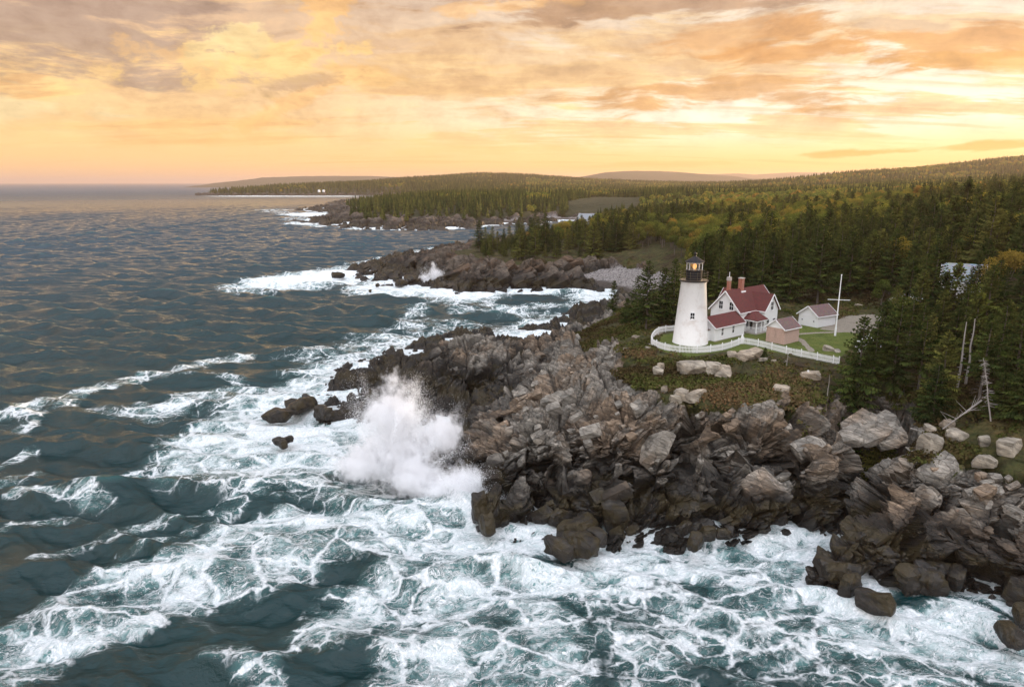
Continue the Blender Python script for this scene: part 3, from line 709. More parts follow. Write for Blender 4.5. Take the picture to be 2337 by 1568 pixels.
# ------------------------------------------------------------------ the sea
FOAM = [  # photo polyline on the water plane, reach in metres, density
 # surf round the western spur
 ([(1230,790),(1120,775),(980,785),(860,818),(760,850),(700,890)], 13, 1.0),
 ([(1250,770),(1120,760),(1000,770),(880,770),(780,790)], 12, 0.55),
 ([(760,850),(680,880),(600,915),(520,945),(470,975),(450,1010),(500,1035),(600,1040),(700,1020),(800,960)], 9, 0.85),
 ([(720,905),(620,960),(560,990),(700,980),(800,955),(860,945)], 9, 1.0),
 ([(560,880),(440,905),(330,925),(290,920)], 6, 0.62), ([(640,870),(520,880),(420,900)], 5, 0.5),
 ([(980,960),(1080,930)], 6, 1.3), ([(820,880),(900,880),(860,895)], 4, 1.2),
 # below the breaker
 ([(600,1060),(700,1090),(800,1100),(900,1150)], 4.5, 0.68), ([(560,1075),(680,1110),(780,1125)], 2.5, 0.5),
 ([(1060,1140),(980,1150),(860,1170),(760,1165),(640,1180),(520,1215),(420,1260)], 4.5, 0.9),
 ([(1000,1180),(880,1210),(760,1225),(660,1250),(560,1290),(420,1300),(330,1330)], 4.2, 0.72),
 ([(420,1260),(300,1290),(180,1330),(80,1380),(20,1430),(0,1440)], 3.6, 0.64),
 ([(400,1340),(280,1370),(200,1400),(120,1430),(0,1455)], 3.6, 0.66), ([(330,1400),(200,1440),(60,1450),(-60,1480)], 1.8, 0.85),
 ([(160,1450),(110,1480),(40,1520),(-30,1568)], 2.0, 0.55), ([(300,1330),(220,1380),(180,1420)], 4.0, 0.5),
 # the white fan in the foreground
 ([(1080,1180),(1060,1240),(1020,1300),(1000,1380),(990,1450),(960,1520),(940,1600)], 4.6, 0.80),
 ([(1000,1200),(900,1260),(840,1310),(790,1350),(780,1380)], 4.0, 0.72),
 ([(1100,1250),(1180,1330),(1230,1400),(1260,1480),(1270,1600)], 5.0, 0.70),
 ([(940,1300),(900,1400),(880,1500),(870,1600)], 3.2, 0.60), ([(1060,1420),(1140,1480),(1180,1600)], 4, 0.62),
 ([(700,1430),(650,1470),(600,1500),(620,1560)], 1.8, 0.50), ([(480,1470),(560,1490),(610,1540)], 1.4, 0.50),
 # along the foot of the cliff
 ([(1090,1215),(1180,1235),(1260,1215),(1330,1200),(1400,1240),(1480,1200),(1560,1180),(1620,1205),(1700,1215),(1800,1200),(1880,1170),(1950,1150)], 3.4, 1.05),
 ([(1150,1260),(1250,1300),(1400,1300),(1500,1280),(1600,1260)], 3.4, 0.86),
 ([(1350,1260),(1450,1260),(1560,1230)], 2.5, 1.0),
 ([(1600,1270),(1720,1260),(1830,1240),(1900,1215)], 4.5, 0.74), ([(1500,1330),(1650,1340),(1760,1330),(1850,1300)], 5.0, 0.62),
 ([(1400,1380),(1560,1400),(1700,1430),(1850,1450)], 5.0, 0.52), ([(1300,1350),(1400,1420),(1500,1500),(1560,1568)], 3.5, 0.55),
 ([(1900,1200),(1870,1260),(1870,1320)], 3.0, 0.9), ([(1870,1320),(1960,1370),(2060,1400),(2160,1400),(2240,1400),(2337,1440)], 2.6, 1.05),
 ([(1960,1330),(2040,1300)], 2.4, 1.1), ([(1900,1390),(2020,1440),(2150,1470),(2250,1500),(2337,1540)], 3.0, 0.85), ([(2150,1440),(2337,1500),(2450,1560)], 3.0, 0.95),
 ([(1750,1420),(1900,1470),(2050,1520),(2200,1568)], 3.4, 0.50), ([(1600,1470),(1700,1530),(1800,1600)], 2.2, 0.46), ([(2000,1500),(2150,1560)], 2.2, 0.48),
 # drifting streaks on the open water, left
 ([(0,935),(90,910),(180,885),(260,868),(360,840),(470,818),(560,805)], 3.2, 0.58), ([(0,975),(60,945),(160,905)], 3, 0.5), ([(380,850),(470,845),(560,860)], 2, 0.45),
 ([(300,1060),(250,1075),(200,1095),(180,1120),(230,1135)], 1.8, 0.56), ([(0,1090),(60,1070),(90,1060)], 2, 0.5), ([(50,1105),(140,1108),(220,1128)], 1.8, 0.62),
 ([(0,1185),(80,1160),(180,1150)], 1.6, 0.42), ([(80,1260),(160,1225),(240,1205),(330,1175),(400,1160)], 1.5, 0.56), ([(560,1110),(500,1150),(400,1200),(280,1240)], 1.5, 0.46),
 ([(440,1145),(560,1115),(640,1110)], 1.4, 0.45), ([(0,1040),(80,1010)], 1.6, 0.42),
 # first point, cove and bay
 ([(640,640),(720,622),(820,605),(900,590)], 20, 0.84), ([(700,630),(820,618),(880,618),(930,640),(1000,652),(1080,668)], 21, 1.35), ([(840,650),(900,655)], 15, 1.22),
 ([(1080,668),(1180,660),(1280,650),(1350,655),(1400,672),(1440,690)], 12, 1.08), ([(1150,690),(1240,690),(1330,690),(1400,700)], 10, 0.61), ([(1330,720),(1280,735),(1230,760)], 10, 0.94),
 ([(1060,700),(1150,712),(1250,715)], 8, 0.47), ([(960,690),(940,720),(980,700)], 5, 0.41),
 ([(700,487),(760,490),(850,490)], 38, 1.22), ([(740,507),(800,512),(860,512),(950,515),(1050,513)], 32, 1.22), ([(540,447),(620,448),(760,448)], 75, 1.08), ([(620,478),(700,500)], 28, 0.41), ([(950,740),(1080,735),(1200,740)], 15, 0.41),
]
def seg_infl(x, y, pts, r):
    d = segdist(x, y, [P(u, v, 0) for u, v in pts])
    return np.clip(1.25-d/r, 0, 1)

def wave_height(x, y):
    """short crested sea: many crossing trains, sharpened crests"""
    rs = np.random.RandomState(12)
    wx = x+1.6*vnoise(x/9, y/9, 0*x, 41); wy = y+1.6*vnoise(x/9, y/9, 0*x, 42)
    h = 0*x
    lam = [34, 23, 17, 12.5, 9.4, 7.3, 5.6, 4.4, 3.4, 2.7, 2.1, 1.65, 1.3]
    for L in lam:
        for k in range(3 if L > 6 else 4):
            th = math.radians(-98) + rs.normal(0, 0.33 if L > 6 else 0.55)   # they run in from the open sea
            ph = rs.uniform(0, 6.28); kk = 2*math.pi/L
            s = np.sin((wx*math.cos(th)+wy*math.sin(th))*kk+ph)
            e = 1-np.abs(s) if L > 8 else (0.5+0.5*s)**1.35
            grp = 0.55+0.6*vnoise(x/(L*2.6)+k*7, y/(L*2.6), 0*x+k, int(L*10))
            fd = 1.0 if L > 9 else sst(np.hypot(x, y), 90*L, 30*L)*0.9
            h = h + (0.023 if L > 8 else 0.025 if L > 4 else 0.027)*L**0.90*fd*(e**1.25*2-1.0)*np.clip(grp, 0, 1.3)
    return h
def sea_rows():
    ds = [14.0, 20.0, 26.0, 31.0, 34.0]; d = 36.0
    while d < 1300:
        ds.append(d); d *= 1+0.00235*max(1.0, 1.0)
    while d < 45000:
        ds.append(d); d *= 1.06
    ds.append(60000.0)
    return np.array(ds)
rows = sea_rows(); cols = np.concatenate([np.linspace(-3.0, -0.88, 40)[:-1], np.linspace(-0.88, 0.90, 1050), np.linspace(0.90, 3.0, 40)[1:]])
Dm, Am = np.meshgrid(rows, cols, indexing='ij')
X, Y = Am*Dm, Dm
hh = np.full(X.shape, -3.0)
nr_ = int((rows < 2600).sum())
hh[:nr_] = np.clip(h0(X[:nr_], Y[:nr_]), -6, 3)
dist = np.hypot(X, Y)
amp = sst(dist, 1500, 500)*0.9+0.1; amp[nr_:] = 0
foam = np.zeros(X.shape)
for pts, r, k in FOAM:
    q = [P(u, v, 0) for u, v in pts]
    x0 = min(a for a, b_ in q)-2*r; x1 = max(a for a, b_ in q)+2*r; y0 = min(b_ for a, b_ in q)-2*r; y1 = max(b_ for a, b_ in q)+2*r
    m = (X > x0) & (X < x1) & (Y > y0) & (Y < y1)
    wob = r*0.5
    xm, ym = X[m], Y[m]
    xw = xm+wob*vnoise(xm/r/1.5, ym/r/1.5, 0*xm, 61); yw = ym+wob*vnoise(xm/r/1.5, ym/r/1.5, 0*xm, 62)
    d = segdist(xw, yw, q)
    foam[m] = np.maximum(foam[m], k*sst(1.3-d/r, 0, 1.1))
shore = sst(hh, -2.0, -0.3)*np.where(dist < 1200, 1, 0.0)
foam = np.maximum(foam*0.87, shore*0.95)
wv = wave_height(X[:nr_], Y[:nr_])
Z = np.zeros(X.shape); Z[:nr_] = wv*amp[:nr_]
# white water lies churned: swell damped in among rocks, heaped by noise
chop = fbm(X[:nr_]/2.2, Y[:nr_]/1.6, 0*X[:nr_], 4, 70)*0.28
Z[:nr_] = Z[:nr_]*(1-0.35*np.clip(foam[:nr_], 0, 1)) + chop*np.clip(foam[:nr_], 0, 1)*(dist[:nr_] < 500)
Z[:nr_] += sst(hh[:nr_], -1.5, 0.2)*0.25
# swell rearing at the foot of the breaker and in the cove
for (u, v), a_, sx, sy, ro in (((905,1165), 1.6, 9, 3.5, 0.1), ((1180,1245), 0.8, 6, 3, 0.4), ((1010,700), 1.3, 12, 4, 0.5), ((600,1090), 0.6, 9, 3, 0.1), ((1050,1130), 1.3, 5, 4, 0)):
    cx, cy = P(u, v, 0); ca, sa = math.cos(ro), math.sin(ro)
    dx_, dy_ = X-cx, Y-cy
    Z += a_*np.exp(-(((dx_*ca+dy_*sa)/sx)**2+((dy_*ca-dx_*sa)/sy)**2))
crest = np.clip((Z-0.28)*2.0, 0, 1)
V = np.stack([X, Y, Z], -1).reshape(-1, 3)
m, n, b, o = new_mat('sea_water')
g = n.node('ShaderNodeNewGeometry'); pos = g.outputs['Position']
fo = n.attr('foam'); cr = n.attr('crest')
flat = n.mapping(pos, scale=(1, 1, 0))
wl = n.vmath('SCALE', n.vmath('SUBTRACT', n.ncol(flat, 0.28, 4), (0.5, 0.5, 0.5)), sc=2.6)
ws = n.vmath('SCALE', n.vmath('SUBTRACT', n.ncol(flat, 1.1, 5), (0.5, 0.5, 0.5)), sc=0.75)
fp = n.vmath('ADD', n.vmath('ADD', flat, wl), ws)
fp = n.mapping(fp, scale=(0.85, 1.1, 1), rot=(0, 0, math.radians(-25)))
v0 = n.voro(fp, 0.20, 'DISTANCE_TO_EDGE'); v1 = n.voro(fp, 0.46, 'DISTANCE_TO_EDGE'); v2 = n.voro(fp, 1.15, 'DISTANCE_TO_EDGE'); v3 = n.voro(fp, 3.2, 'DISTANCE_TO_EDGE')
big = n.noise(fp, 0.22, 5, 0.6); mid = n.noise(fp, 0.8, 6, 0.65); fine = n.noise(fp, 4.0, 5, 0.7)
dn = n.math('ADD', fo, n.math('MULTIPLY', n.math('SUBTRACT', big, 0.5), n.math('MULTIPLY', n.step(fo, 0.02, 0.3), 1.25)))
dn = n.math('ADD', dn, n.math('MULTIPLY', n.math('SUBTRACT', mid, 0.5), n.math('MULTIPLY', n.step(fo, 0.05, 0.4), 0.95)))
thick = n.math('ADD', 0.25, n.math('MULTIPLY', n.noise(flat, 0.9, 5, 0.65), 1.5))      # the strands swell and thin out
def lace(v, wmul, soft):
    w_ = n.math('MULTIPLY', n.math('MULTIPLY', n.math('POWER', n.math('MAXIMUM', dn, 0.0), 2.4), wmul), thick)
    return n.step(v, n.math('ADD', w_, soft), n.math('MULTIPLY', w_, 0.2))
l0 = lace(v0, 0.20, 0.025); l1 = lace(v1, 0.27, 0.035); l2 = lace(v2, 0.25, 0.05); l3 = lace(v3, 0.22, 0.06)
solid = n.step(n.math('ADD', dn, n.math('ADD', n.math('MULTIPLY', n.math('SUBTRACT', fine, 0.5), 0.5), n.math('MULTIPLY', n.math('SUBTRACT', v2, 0.16), -0.7))), 0.90, 1.26)
gate = n.step(dn, 0.14, 0.46)
la = n.math('MAXIMUM', n.math('MAXIMUM', n.math('MULTIPLY', l0, 0.9), n.math('MULTIPLY', l1, n.math('MULTIPLY', n.step(big, 0.40, 0.60), 0.9))), n.math('MAXIMUM', n.math('MULTIPLY', l2, n.math('MULTIPLY', n.step(dn, 0.4, 0.9), 0.6)), n.math('MULTIPLY', l3, n.math('MULTIPLY', n.step(dn, 0.5, 0.9), 0.8))))
la = n.math('MULTIPLY', la, gate)
def ridge_(sc_, wd, det):
    r_ = n.math('ABSOLUTE', n.math('SUBTRACT', n.noise(n.mapping(fp, scale=(0.8, 1.5, 1), rot=(0, 0, 0.5)), sc_, det, 0.6, 0.6), 0.5))
    return n.step(r_, n.math('MULTIPLY', n.math('MULTIPLY', n.math('POWER', n.math('MAXIMUM', dn, 0.0), 2.2), wd), thick), 0.0)
rg = n.math('MAXIMUM', ridge_(0.42, 0.085, 5), n.math('MULTIPLY', ridge_(1.1, 0.11, 6), 0.85))
la = n.math('MAXIMUM', la, n.math('MULTIPLY', rg, gate))
flecks = n.math('MULTIPLY', n.step(n.noise(n.mapping(flat, scale=(0.7, 1.6, 1)), 1.8, 6, 0.75), 0.58, 0.68), n.step(dn, 0.16, 0.6))
milk = n.math('MULTIPLY', n.step(n.noise(fp, 0.6, 6, 0.7), 0.40, 0.72), n.math('MULTIPLY', n.step(dn, 0.3, 0.95), 0.45))
F_ = n.math('MAXIMUM', n.math('MAXIMUM', la, solid), n.math('MAXIMUM', milk, n.math('MULTIPLY', flecks, 0.8)), clamp=True)
F_ = n.math('MULTIPLY', F_, n.math('SUBTRACT', 1.06, n.math('MULTIPLY', n.step(fine, 0.64, 0.34), 0.40)), clamp=True)
dist_ = n.vmath('LENGTH', pos)
aer = n.step(dn, 0.12, 1.0)
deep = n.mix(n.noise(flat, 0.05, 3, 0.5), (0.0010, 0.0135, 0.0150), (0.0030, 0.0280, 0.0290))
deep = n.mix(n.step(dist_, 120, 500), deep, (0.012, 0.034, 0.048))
deep = n.mix(n.step(dist_, 900, 4000), deep, (0.060, 0.088, 0.115))  # distant water coloured bluish, standing in for reflected upper sky
n.set(b.inputs['Specular IOR Level'], n.math('SUBTRACT', 0.5, n.math('MULTIPLY', n.step(dist_, 900, 3500), 0.3)))
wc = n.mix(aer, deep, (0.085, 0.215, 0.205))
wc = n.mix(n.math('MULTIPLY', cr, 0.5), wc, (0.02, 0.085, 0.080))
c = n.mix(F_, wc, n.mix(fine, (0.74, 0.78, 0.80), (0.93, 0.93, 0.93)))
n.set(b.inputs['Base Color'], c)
farr = n.step(dist_, 150, 3000)
n.set(b.inputs['Roughness'], n.math('ADD', n.math('MULTIPLY', F_, 0.5), n.math('ADD', 0.05, n.math('MULTIPLY', farr, 0.4))))
b.inputs['IOR'].default_value = 1.33
near_f = n.step(dist_, 900, 90)
rip = n.math('ADD', n.noise(n.mapping(flat, scale=(0.7, 1.35, 1), rot=(0, 0, 0.12)), 1.7, 8, 0.62), n.math('MULTIPLY', n.noise(n.mapping(flat, scale=(0.6, 1.5, 1)), 0.22, 6, 0.6), 3.0))
rip = n.math('ADD', rip, n.math('MULTIPLY', n.noise(n.mapping(flat, scale=(0.3, 1.0, 1)), 0.05, 6, 0.7), n.math('ADD', n.math('MULTIPLY', n.step(dist_, 350, 1200), 12.0), n.math('MULTIPLY', n.step(dist_, 900, 3000), 30.0))))
hgt = n.math('ADD', rip, n.math('MULTIPLY', F_, n.math('ADD', 0.25, n.math('MULTIPLY', fine, 0.8))))
bump = n.node('ShaderNodeBump', ins={'Strength': n.math('ADD', n.math('SUBTRACT', 0.9, n.math('MULTIPLY', n.step(dist_, 80, 600), 0.6)), n.math('MULTIPLY', n.step(dist_, 800, 2200), 0.6)), 'Distance': 0.20, 'Height': hgt})
n.set(b.inputs['Normal'], bump.outputs[0])
sea = mesh_np('sea_water', V, grid_faces(len(rows), len(cols))[:, ::-1], m, smooth=True, attrs=dict(foam=foam.ravel(), crest=crest.ravel()))
tag(sea, kind='structure')
print('sea', len(V))
# ------------------------------------------------------------------ buildings
class MB:
    """collects solids, then links them as one mesh"""
    def __init__(s): s.v = []; s.f = []
    def add(s, v, f):
        o = len(s.v); s.v += [tuple(p) for p in v]; s.f += [tuple(i+o for i in q) for q in f]; return s
    def box(s, x0, x1, y0, y1, z0, z1):
        v = [(x0,y0,z0),(x1,y0,z0),(x1,y1,z0),(x0,y1,z0),(x0,y0,z1),(x1,y0,z1),(x1,y1,z1),(x0,y1,z1)]
        return s.add(v, [(0,3,2,1),(4,5,6,7),(0,1,5,4),(1,2,6,5),(2,3,7,6),(3,0,4,7)])
    def slab(s, q, t):
        """thin slab under quad q, t thick straight down"""
        q = [Vector(p) for p in q]; nv = (q[1]-q[0]).cross(q[3]-q[0]).normalized()
        if nv.z < 0: q = q[::-1]; nv = -nv
        lo = [p-nv*t for p in q]; k = len(q)
        return s.add([*lo, *q], [tuple(range(k))[::-1], tuple(range(k, 2*k))]+[(i, (i+1) % k, (i+1) % k+k, i+k) for i in range(k)])
    def beam(s, a, b_, w, h=None):
        h = h or w; a = Vector(a); b_ = Vector(b_); d = (b_-a).normalized()
        up = Vector((0, 0, 1)) if abs(d.z) < 0.95 else Vector((0, 1, 0))
        x = d.cross(up).normalized()*w/2; y = x.cross(d).normalized()*h/2
        v = [a-x-y, a+x-y, a+x+y, a-x+y, b_-x-y, b_+x-y, b_+x+y, b_-x+y]
        return s.add(v, [(0,3,2,1),(4,5,6,7),(0,1,5,4),(1,2,6,5),(2,3,7,6),(3,0,4,7)])
    def lathe(s, prof, n=32, c=(0, 0)):
        v = [(c[0]+r*math.cos(2*math.pi*i/n), c[1]+r*math.sin(2*math.pi*i/n), z) for r, z in prof for i in range(n)]
        f = [(j*n+i, j*n+(i+1) % n, (j+1)*n+(i+1) % n, (j+1)*n+i) for j in range(len(prof)-1) for i in range(n)]
        f.append(tuple(range(n))[::-1]); f.append(tuple((len(prof)-1)*n+i for i in range(n)))
        return s.add(v, f)
    def tube(s, a, b_, r0, r1, n=8):
        a = Vector(a); b_ = Vector(b_); d = (b_-a).normalized(); up = Vector((0, 0, 1)) if abs(d.z) < 0.9 else Vector((1, 0, 0))
        x = d.cross(up).normalized(); y = x.cross(d)
        v = [a+(x*math.cos(t)+y*math.sin(t))*r0 for t in [2*math.pi*i/n for i in range(n)]]+[b_+(x*math.cos(t)+y*math.sin(t))*r1 for t in [2*math.pi*i/n for i in range(n)]]
        return s.add(v, [(i, i+n, (i+1) % n+n, (i+1) % n) for i in range(n)]+[tuple(range(n)), tuple(range(n, 2*n))[::-1]])
    def gable(s, x0, x1, hw, z0, ze, zr):
        """gabled block along x: walls with both gable ends"""
        pr = [(-hw, z0), (hw, z0), (hw, ze), (0, zr), (-hw, ze)]
        v = [(x0, y, z) for y, z in pr]+[(x1, y, z) for y, z in pr]
        return s.add(v, [(0,4,3,2,1),(5,6,7,8,9)]+[(i, (i+1) % 5, (i+1) % 5+5, i+5) for i in range(5)])
    def build(s, name, mat, parent=None, smooth=False, bevel=0.0):
        me = bpy.data.meshes.new(name); me.from_pydata(s.v, [], s.f); me.update()
        bm = bmesh.new(); bm.from_mesh(me); bmesh.ops.recalc_face_normals(bm, faces=bm.faces)
        if bevel: bmesh.ops.bevel(bm, geom=list(bm.edges), offset=bevel, segments=1, affect='EDGES')
        bm.to_mesh(me); bm.free()
        if smooth: me.polygons.foreach_set('use_smooth', [True]*len(me.polygons))
        me.materials.append(mat); o = bpy.data.objects.new(name, me); COL.objects.link(o)
        if parent: o.parent = parent
        return o
    def turn(s, ang, dx_=0, dy_=0):
        c_, s_ = math.cos(ang), math.sin(ang)
        s.v = [(x*c_-y*s_+dx_, x*s_+y*c_+dy_, z) for x, y, z in s.v]; return s
def empty(name, loc, rz=0.0, label=None, cat=None, group=None):
    o = bpy.data.objects.new(name, None); COL.objects.link(o); o.location = loc; o.rotation_euler = (0, 0, rz); o.empty_display_size = 0.3
    return tag(o, label, cat, group)

def paint(name, col, rough=0.6, boards=0.0, wear=0.1, vertical=False, metal=0.0, tile=0.0, dirtcol=(0.25, 0.2, 0.15)):
    m, n, b, o = new_mat(name)
    tc = n.node('ShaderNodeTexCoord').outputs['Object']
    big = n.noise(tc, 0.7, 5, 0.65); fi = n.noise(tc, 9, 4, 0.7)
    c = n.mix(n.math('MULTIPLY', n.step(big, 0.42, 0.75), wear*2), col, dirtcol)
    c = n.mix(n.math('MULTIPLY', fi, 0.25), c, n.mix(1.0, c, (0.7, 0.7, 0.7), 'MULTIPLY'))
    sp = n.node('ShaderNodeSeparateXYZ'); n.set(sp.inputs[0], tc)
    hgt = n.math('MULTIPLY', fi, 0.2)
    if boards:
        q = n.math('MODULO', n.math('ADD', n.math('DIVIDE', n.math('ADD', sp.outputs[0], sp.outputs[1]) if vertical else sp.outputs[2], boards), 100.0), 1.0)
        line = n.step(q, 0.12, 0.0)
        c = n.mix(n.math('MULTIPLY', line, 0.35), c, n.mix(1.0, c, (0.45, 0.45, 0.48), 'MULTIPLY'))
        hgt = n.math('ADD', hgt, n.math('MULTIPLY', q, 0.8))
    if tile:
        vo = n.voro(n.mapping(tc, scale=(1/tile, 1/tile, 2.2/tile)), 1.0, 'F1', 1)
        c = n.mix(0.28, c, n.mix(1.0, c, n.mix(1.0, vo, (1.6, 1.6, 1.6), 'MULTIPLY'), 'MULTIPLY'))
    n.set(b.inputs['Base Color'], c); b.inputs['Roughness'].default_value = rough; b.inputs['Metallic'].default_value = metal
    bump = n.node('ShaderNodeBump', ins={'Strength': 0.5, 'Distance': 0.03, 'Height': hgt}); n.set(b.inputs['Normal'], bump.outputs[0])
    return m
def glass_mat(name, col=(0.012, 0.014, 0.017)):
    m, n, b, o = new_mat(name); b.inputs['Base Color'].default_value = (*col, 1); b.inputs['Roughness'].default_value = 0.08; return m
M_WHITE = paint('white_clapboard', (0.76, 0.755, 0.75), boards=0.14, wear=0.05, dirtcol=(0.55, 0.52, 0.48))
M_TRIM = paint('white_trim', (0.80, 0.79, 0.78), wear=0.03)
M_RED = paint('red_shingle', (0.092, 0.017, 0.014), 0.85, wear=0.12, tile=0.22, dirtcol=(0.045, 0.013, 0.012))
M_BROWN = paint('brown_shingle', (0.13, 0.078, 0.072), 0.85, wear=0.1, tile=0.22, dirtcol=(0.08, 0.05, 0.045))
M_GREYROOF = paint('grey_roof', (0.20, 0.22, 0.24), 0.7, wear=0.08, tile=0.3)
M_BLACK = paint('black_iron', (0.012, 0.012, 0.015), 0.42, wear=0.02, dirtcol=(0.05, 0.04, 0.03))
M_BLACK.node_tree.nodes['Principled BSDF'].inputs['Specular IOR Level'].default_value = 0.15
M_BRASS = paint('weathered_bronze', (0.42, 0.30, 0.11), 0.4, wear=0.1, metal=0.3)
M_GLASS = glass_mat('dark_window_glass')
M_CONC = paint('concrete', (0.36, 0.33, 0.30), 0.9, wear=0.2)
# whitewashed rubble tower with courses and worn patches
M_TOWER, n, b, o = new_mat('whitewashed_masonry')
tc = n.node('ShaderNodeTexCoord').outputs['Object']
sp = n.node('ShaderNodeSeparateXYZ'); n.set(sp.inputs[0], tc)
cyl = n.node('ShaderNodeCombineXYZ'); n.set(cyl.inputs[0], n.math('MULTIPLY', n.math('ARCTAN2', sp.outputs[1], sp.outputs[0]), 2.2)); n.set(cyl.inputs[1], sp.outputs[2])
br = n.node('ShaderNodeTexBrick'); n.set(br.inputs['Vector'], cyl.outputs[0]); br.inputs['Scale'].default_value = 2.6; br.inputs['Mortar Size'].default_value = 0.022; br.inputs['Brick Width'].default_value = 1.1; br.inputs['Row Height'].default_value = 0.42
br.inputs['Mortar Smooth'].default_value = 0.6
wn = n.noise(tc, 0.55, 7, 0.68); wn2 = n.noise(n.mapping(tc, scale=(1, 1, 0.25)), 1.6, 6, 0.7); fi = n.noise(tc, 7, 5, 0.7)
c = n.mix(n.math('MULTIPLY', n.step(wn, 0.52, 0.66), 0.45), (0.78, 0.755, 0.73), (0.56, 0.47, 0.41))
c = n.mix(n.math('MULTIPLY', n.step(wn2, 0.58, 0.70), 0.35), c, (0.50, 0.47, 0.44))
c = n.mix(n.math('MULTIPLY', br.outputs['Fac'], n.math('MULTIPLY', n.step(wn, 0.3, 0.6), 0.55)), c, (0.40, 0.38, 0.36))
c = n.mix(n.math('MULTIPLY', n.step(fi, 0.5, 0.7), 0.12), c, (0.35, 0.32, 0.30))
n.set(b.inputs['Base Color'], c); b.inputs['Roughness'].default_value = 0.8
bump = n.node('ShaderNodeBump', ins={'Strength': 0.7, 'Distance': 0.04, 'Height': n.math('ADD', n.math('MULTIPLY', br.outputs['Fac'], -1.0), n.math('MULTIPLY', fi, 0.7))}); n.set(b.inputs['Normal'], bump.outputs[0])
# brick of the oil house and the chimneys
def brick_mat(name, c1, c2, mortar):
    m, n, b, o = new_mat(name); tc = n.node('ShaderNodeTexCoord').outputs['Object']; sp = n.node('ShaderNodeSeparateXYZ'); n.set(sp.inputs[0], tc)
    cv_ = n.node('ShaderNodeCombineXYZ'); n.set(cv_.inputs[0], n.math('ADD', sp.outputs[0], sp.outputs[1])); n.set(cv_.inputs[1], sp.outputs[2])
    br = n.node('ShaderNodeTexBrick'); n.set(br.inputs['Vector'], cv_.outputs[0]); br.inputs['Scale'].default_value = 4.0; br.inputs['Mortar Size'].default_value = 0.03
    n.set(br.inputs['Color1'], c1); n.set(br.inputs['Color2'], c2); n.set(br.inputs['Mortar'], mortar); br.inputs['Row Height'].default_value = 0.3
    w1 = n.noise(n.mapping(tc, scale=(1, 1, 0.3)), 1.4, 6, 0.7)
    c = n.mix(n.math('MULTIPLY', n.step(w1, 0.56, 0.72), 0.45), br.outputs['Color'], (0.13, 0.10, 0.085))
    n.set(b.inputs['Base Color'], c); b.inputs['Roughness'].default_value = 0.9
    bump = n.node('ShaderNodeBump', ins={'Strength': 0.5, 'Distance': 0.02, 'Height': n.math('MULTIPLY', br.outputs['Fac'], -1.0)}); n.set(b.inputs['Normal'], bump.outputs[0])
    return m
M_PINK = brick_mat('faded_pink_brick', (0.52, 0.34, 0.27), (0.40, 0.25, 0.20), (0.50, 0.40, 0.34))
M_BRICK = brick_mat('red_brick', (0.34, 0.10, 0.055), (0.26, 0.075, 0.045), (0.30, 0.22, 0.18))

def window(parent, loc, rz, w_, h_, rows_=2, cols_=2):
    """sash window: frame with muntins and a pane behind; local x along the wall, -y outwards"""
    f = MB(); t = 0.07
    f.box(-w_/2-t, w_/2+t, -0.05, 0.03, -t, 0); f.box(-w_/2-t, w_/2+t, -0.05, 0.03, h_, h_+t)
    f.box(-w_/2-t, -w_/2, -0.05, 0.03, 0, h_); f.box(w_/2, w_/2+t, -0.05, 0.03, 0, h_)
    f.box(-w_/2, w_/2, -0.035, 0.02, h_/2-0.03, h_/2+0.03)
    for i in range(1, cols_):
        x = -w_/2+w_*i/cols_; f.box(x-0.015, x+0.015, -0.03, 0.02, 0, h_/2-0.03); f.box(x-0.015, x+0.015, -0.03, 0.02, h_/2+0.03, h_)
    fo_ = f.build('window', M_TRIM, parent); fo_.location = loc; fo_.rotation_euler = (0, 0, rz)
    p = MB().box(-w_/2, w_/2, -0.02, 0.012, 0, h_).build('pane', M_GLASS, fo_)
    s_ = MB().box(-w_/2-0.12, w_/2+0.12, -0.10, 0.03, -t-0.06, -t-0.003).build('sill', M_TRIM, fo_)
    return fo_

GZ = 10.95
# ---- lighthouse
lx, ly = 27.5, 103.6
LH = empty('lighthouse', (lx, ly, GZ), 0, 'tall white tapering stone lighthouse tower with black lantern room and lit lamp', 'lighthouse')
MB().lathe([(2.78, -0.6), (2.74, 0.0), (2.66, 0.15), (1.86, 9.30), (1.95, 9.42), (1.98, 9.55)], 48).build('tower', M_TOWER, LH, smooth=True)
MB().lathe([(1.9, 9.552), (2.16, 9.60), (2.16, 9.72), (1.5, 9.73)], 40).build('gallery_deck', M_BLACK, LH)
MB().lathe([(1.24, 9.7315), (2.10, 9.7325), (2.10, 9.765), (1.24, 9.77)], 40).build('deck_top', paint('dark_deck', (0.045, 0.036, 0.026), 0.32, wear=0.1), LH)
rl = MB()
for k in range(12):
    a = 2*math.pi*k/12; rl.tube((2.05*math.cos(a), 2.05*math.sin(a), 9.76), (2.05*math.cos(a), 2.05*math.sin(a), 10.95), 0.022, 0.02, 6)
    rl.lathe([(0.02, 10.95), (0.05, 10.98), (0.05, 11.03), (0.01, 11.06)], 6, (2.05*math.cos(a), 2.05*math.sin(a)))
for zz in (10.15, 10.55, 10.92):
    for k in range(36):
        a, c_ = 2*math.pi*k/36, 2*math.pi*(k+1)/36
        rl.tube((2.05*math.cos(a), 2.05*math.sin(a), zz), (2.05*math.cos(c_), 2.05*math.sin(c_), zz), 0.016, 0.016, 5)
M_RAIL = paint('dark_bronze', (0.10, 0.075, 0.04), 0.4, wear=0.05)
rl.build('railing', M_RAIL, LH)
MB().lathe([(1.20, 9.76), (1.20, 11.18), (1.27, 11.2), (1.27, 11.27), (1.1, 11.28)], 24).build('lantern_drum', M_BLACK, LH)
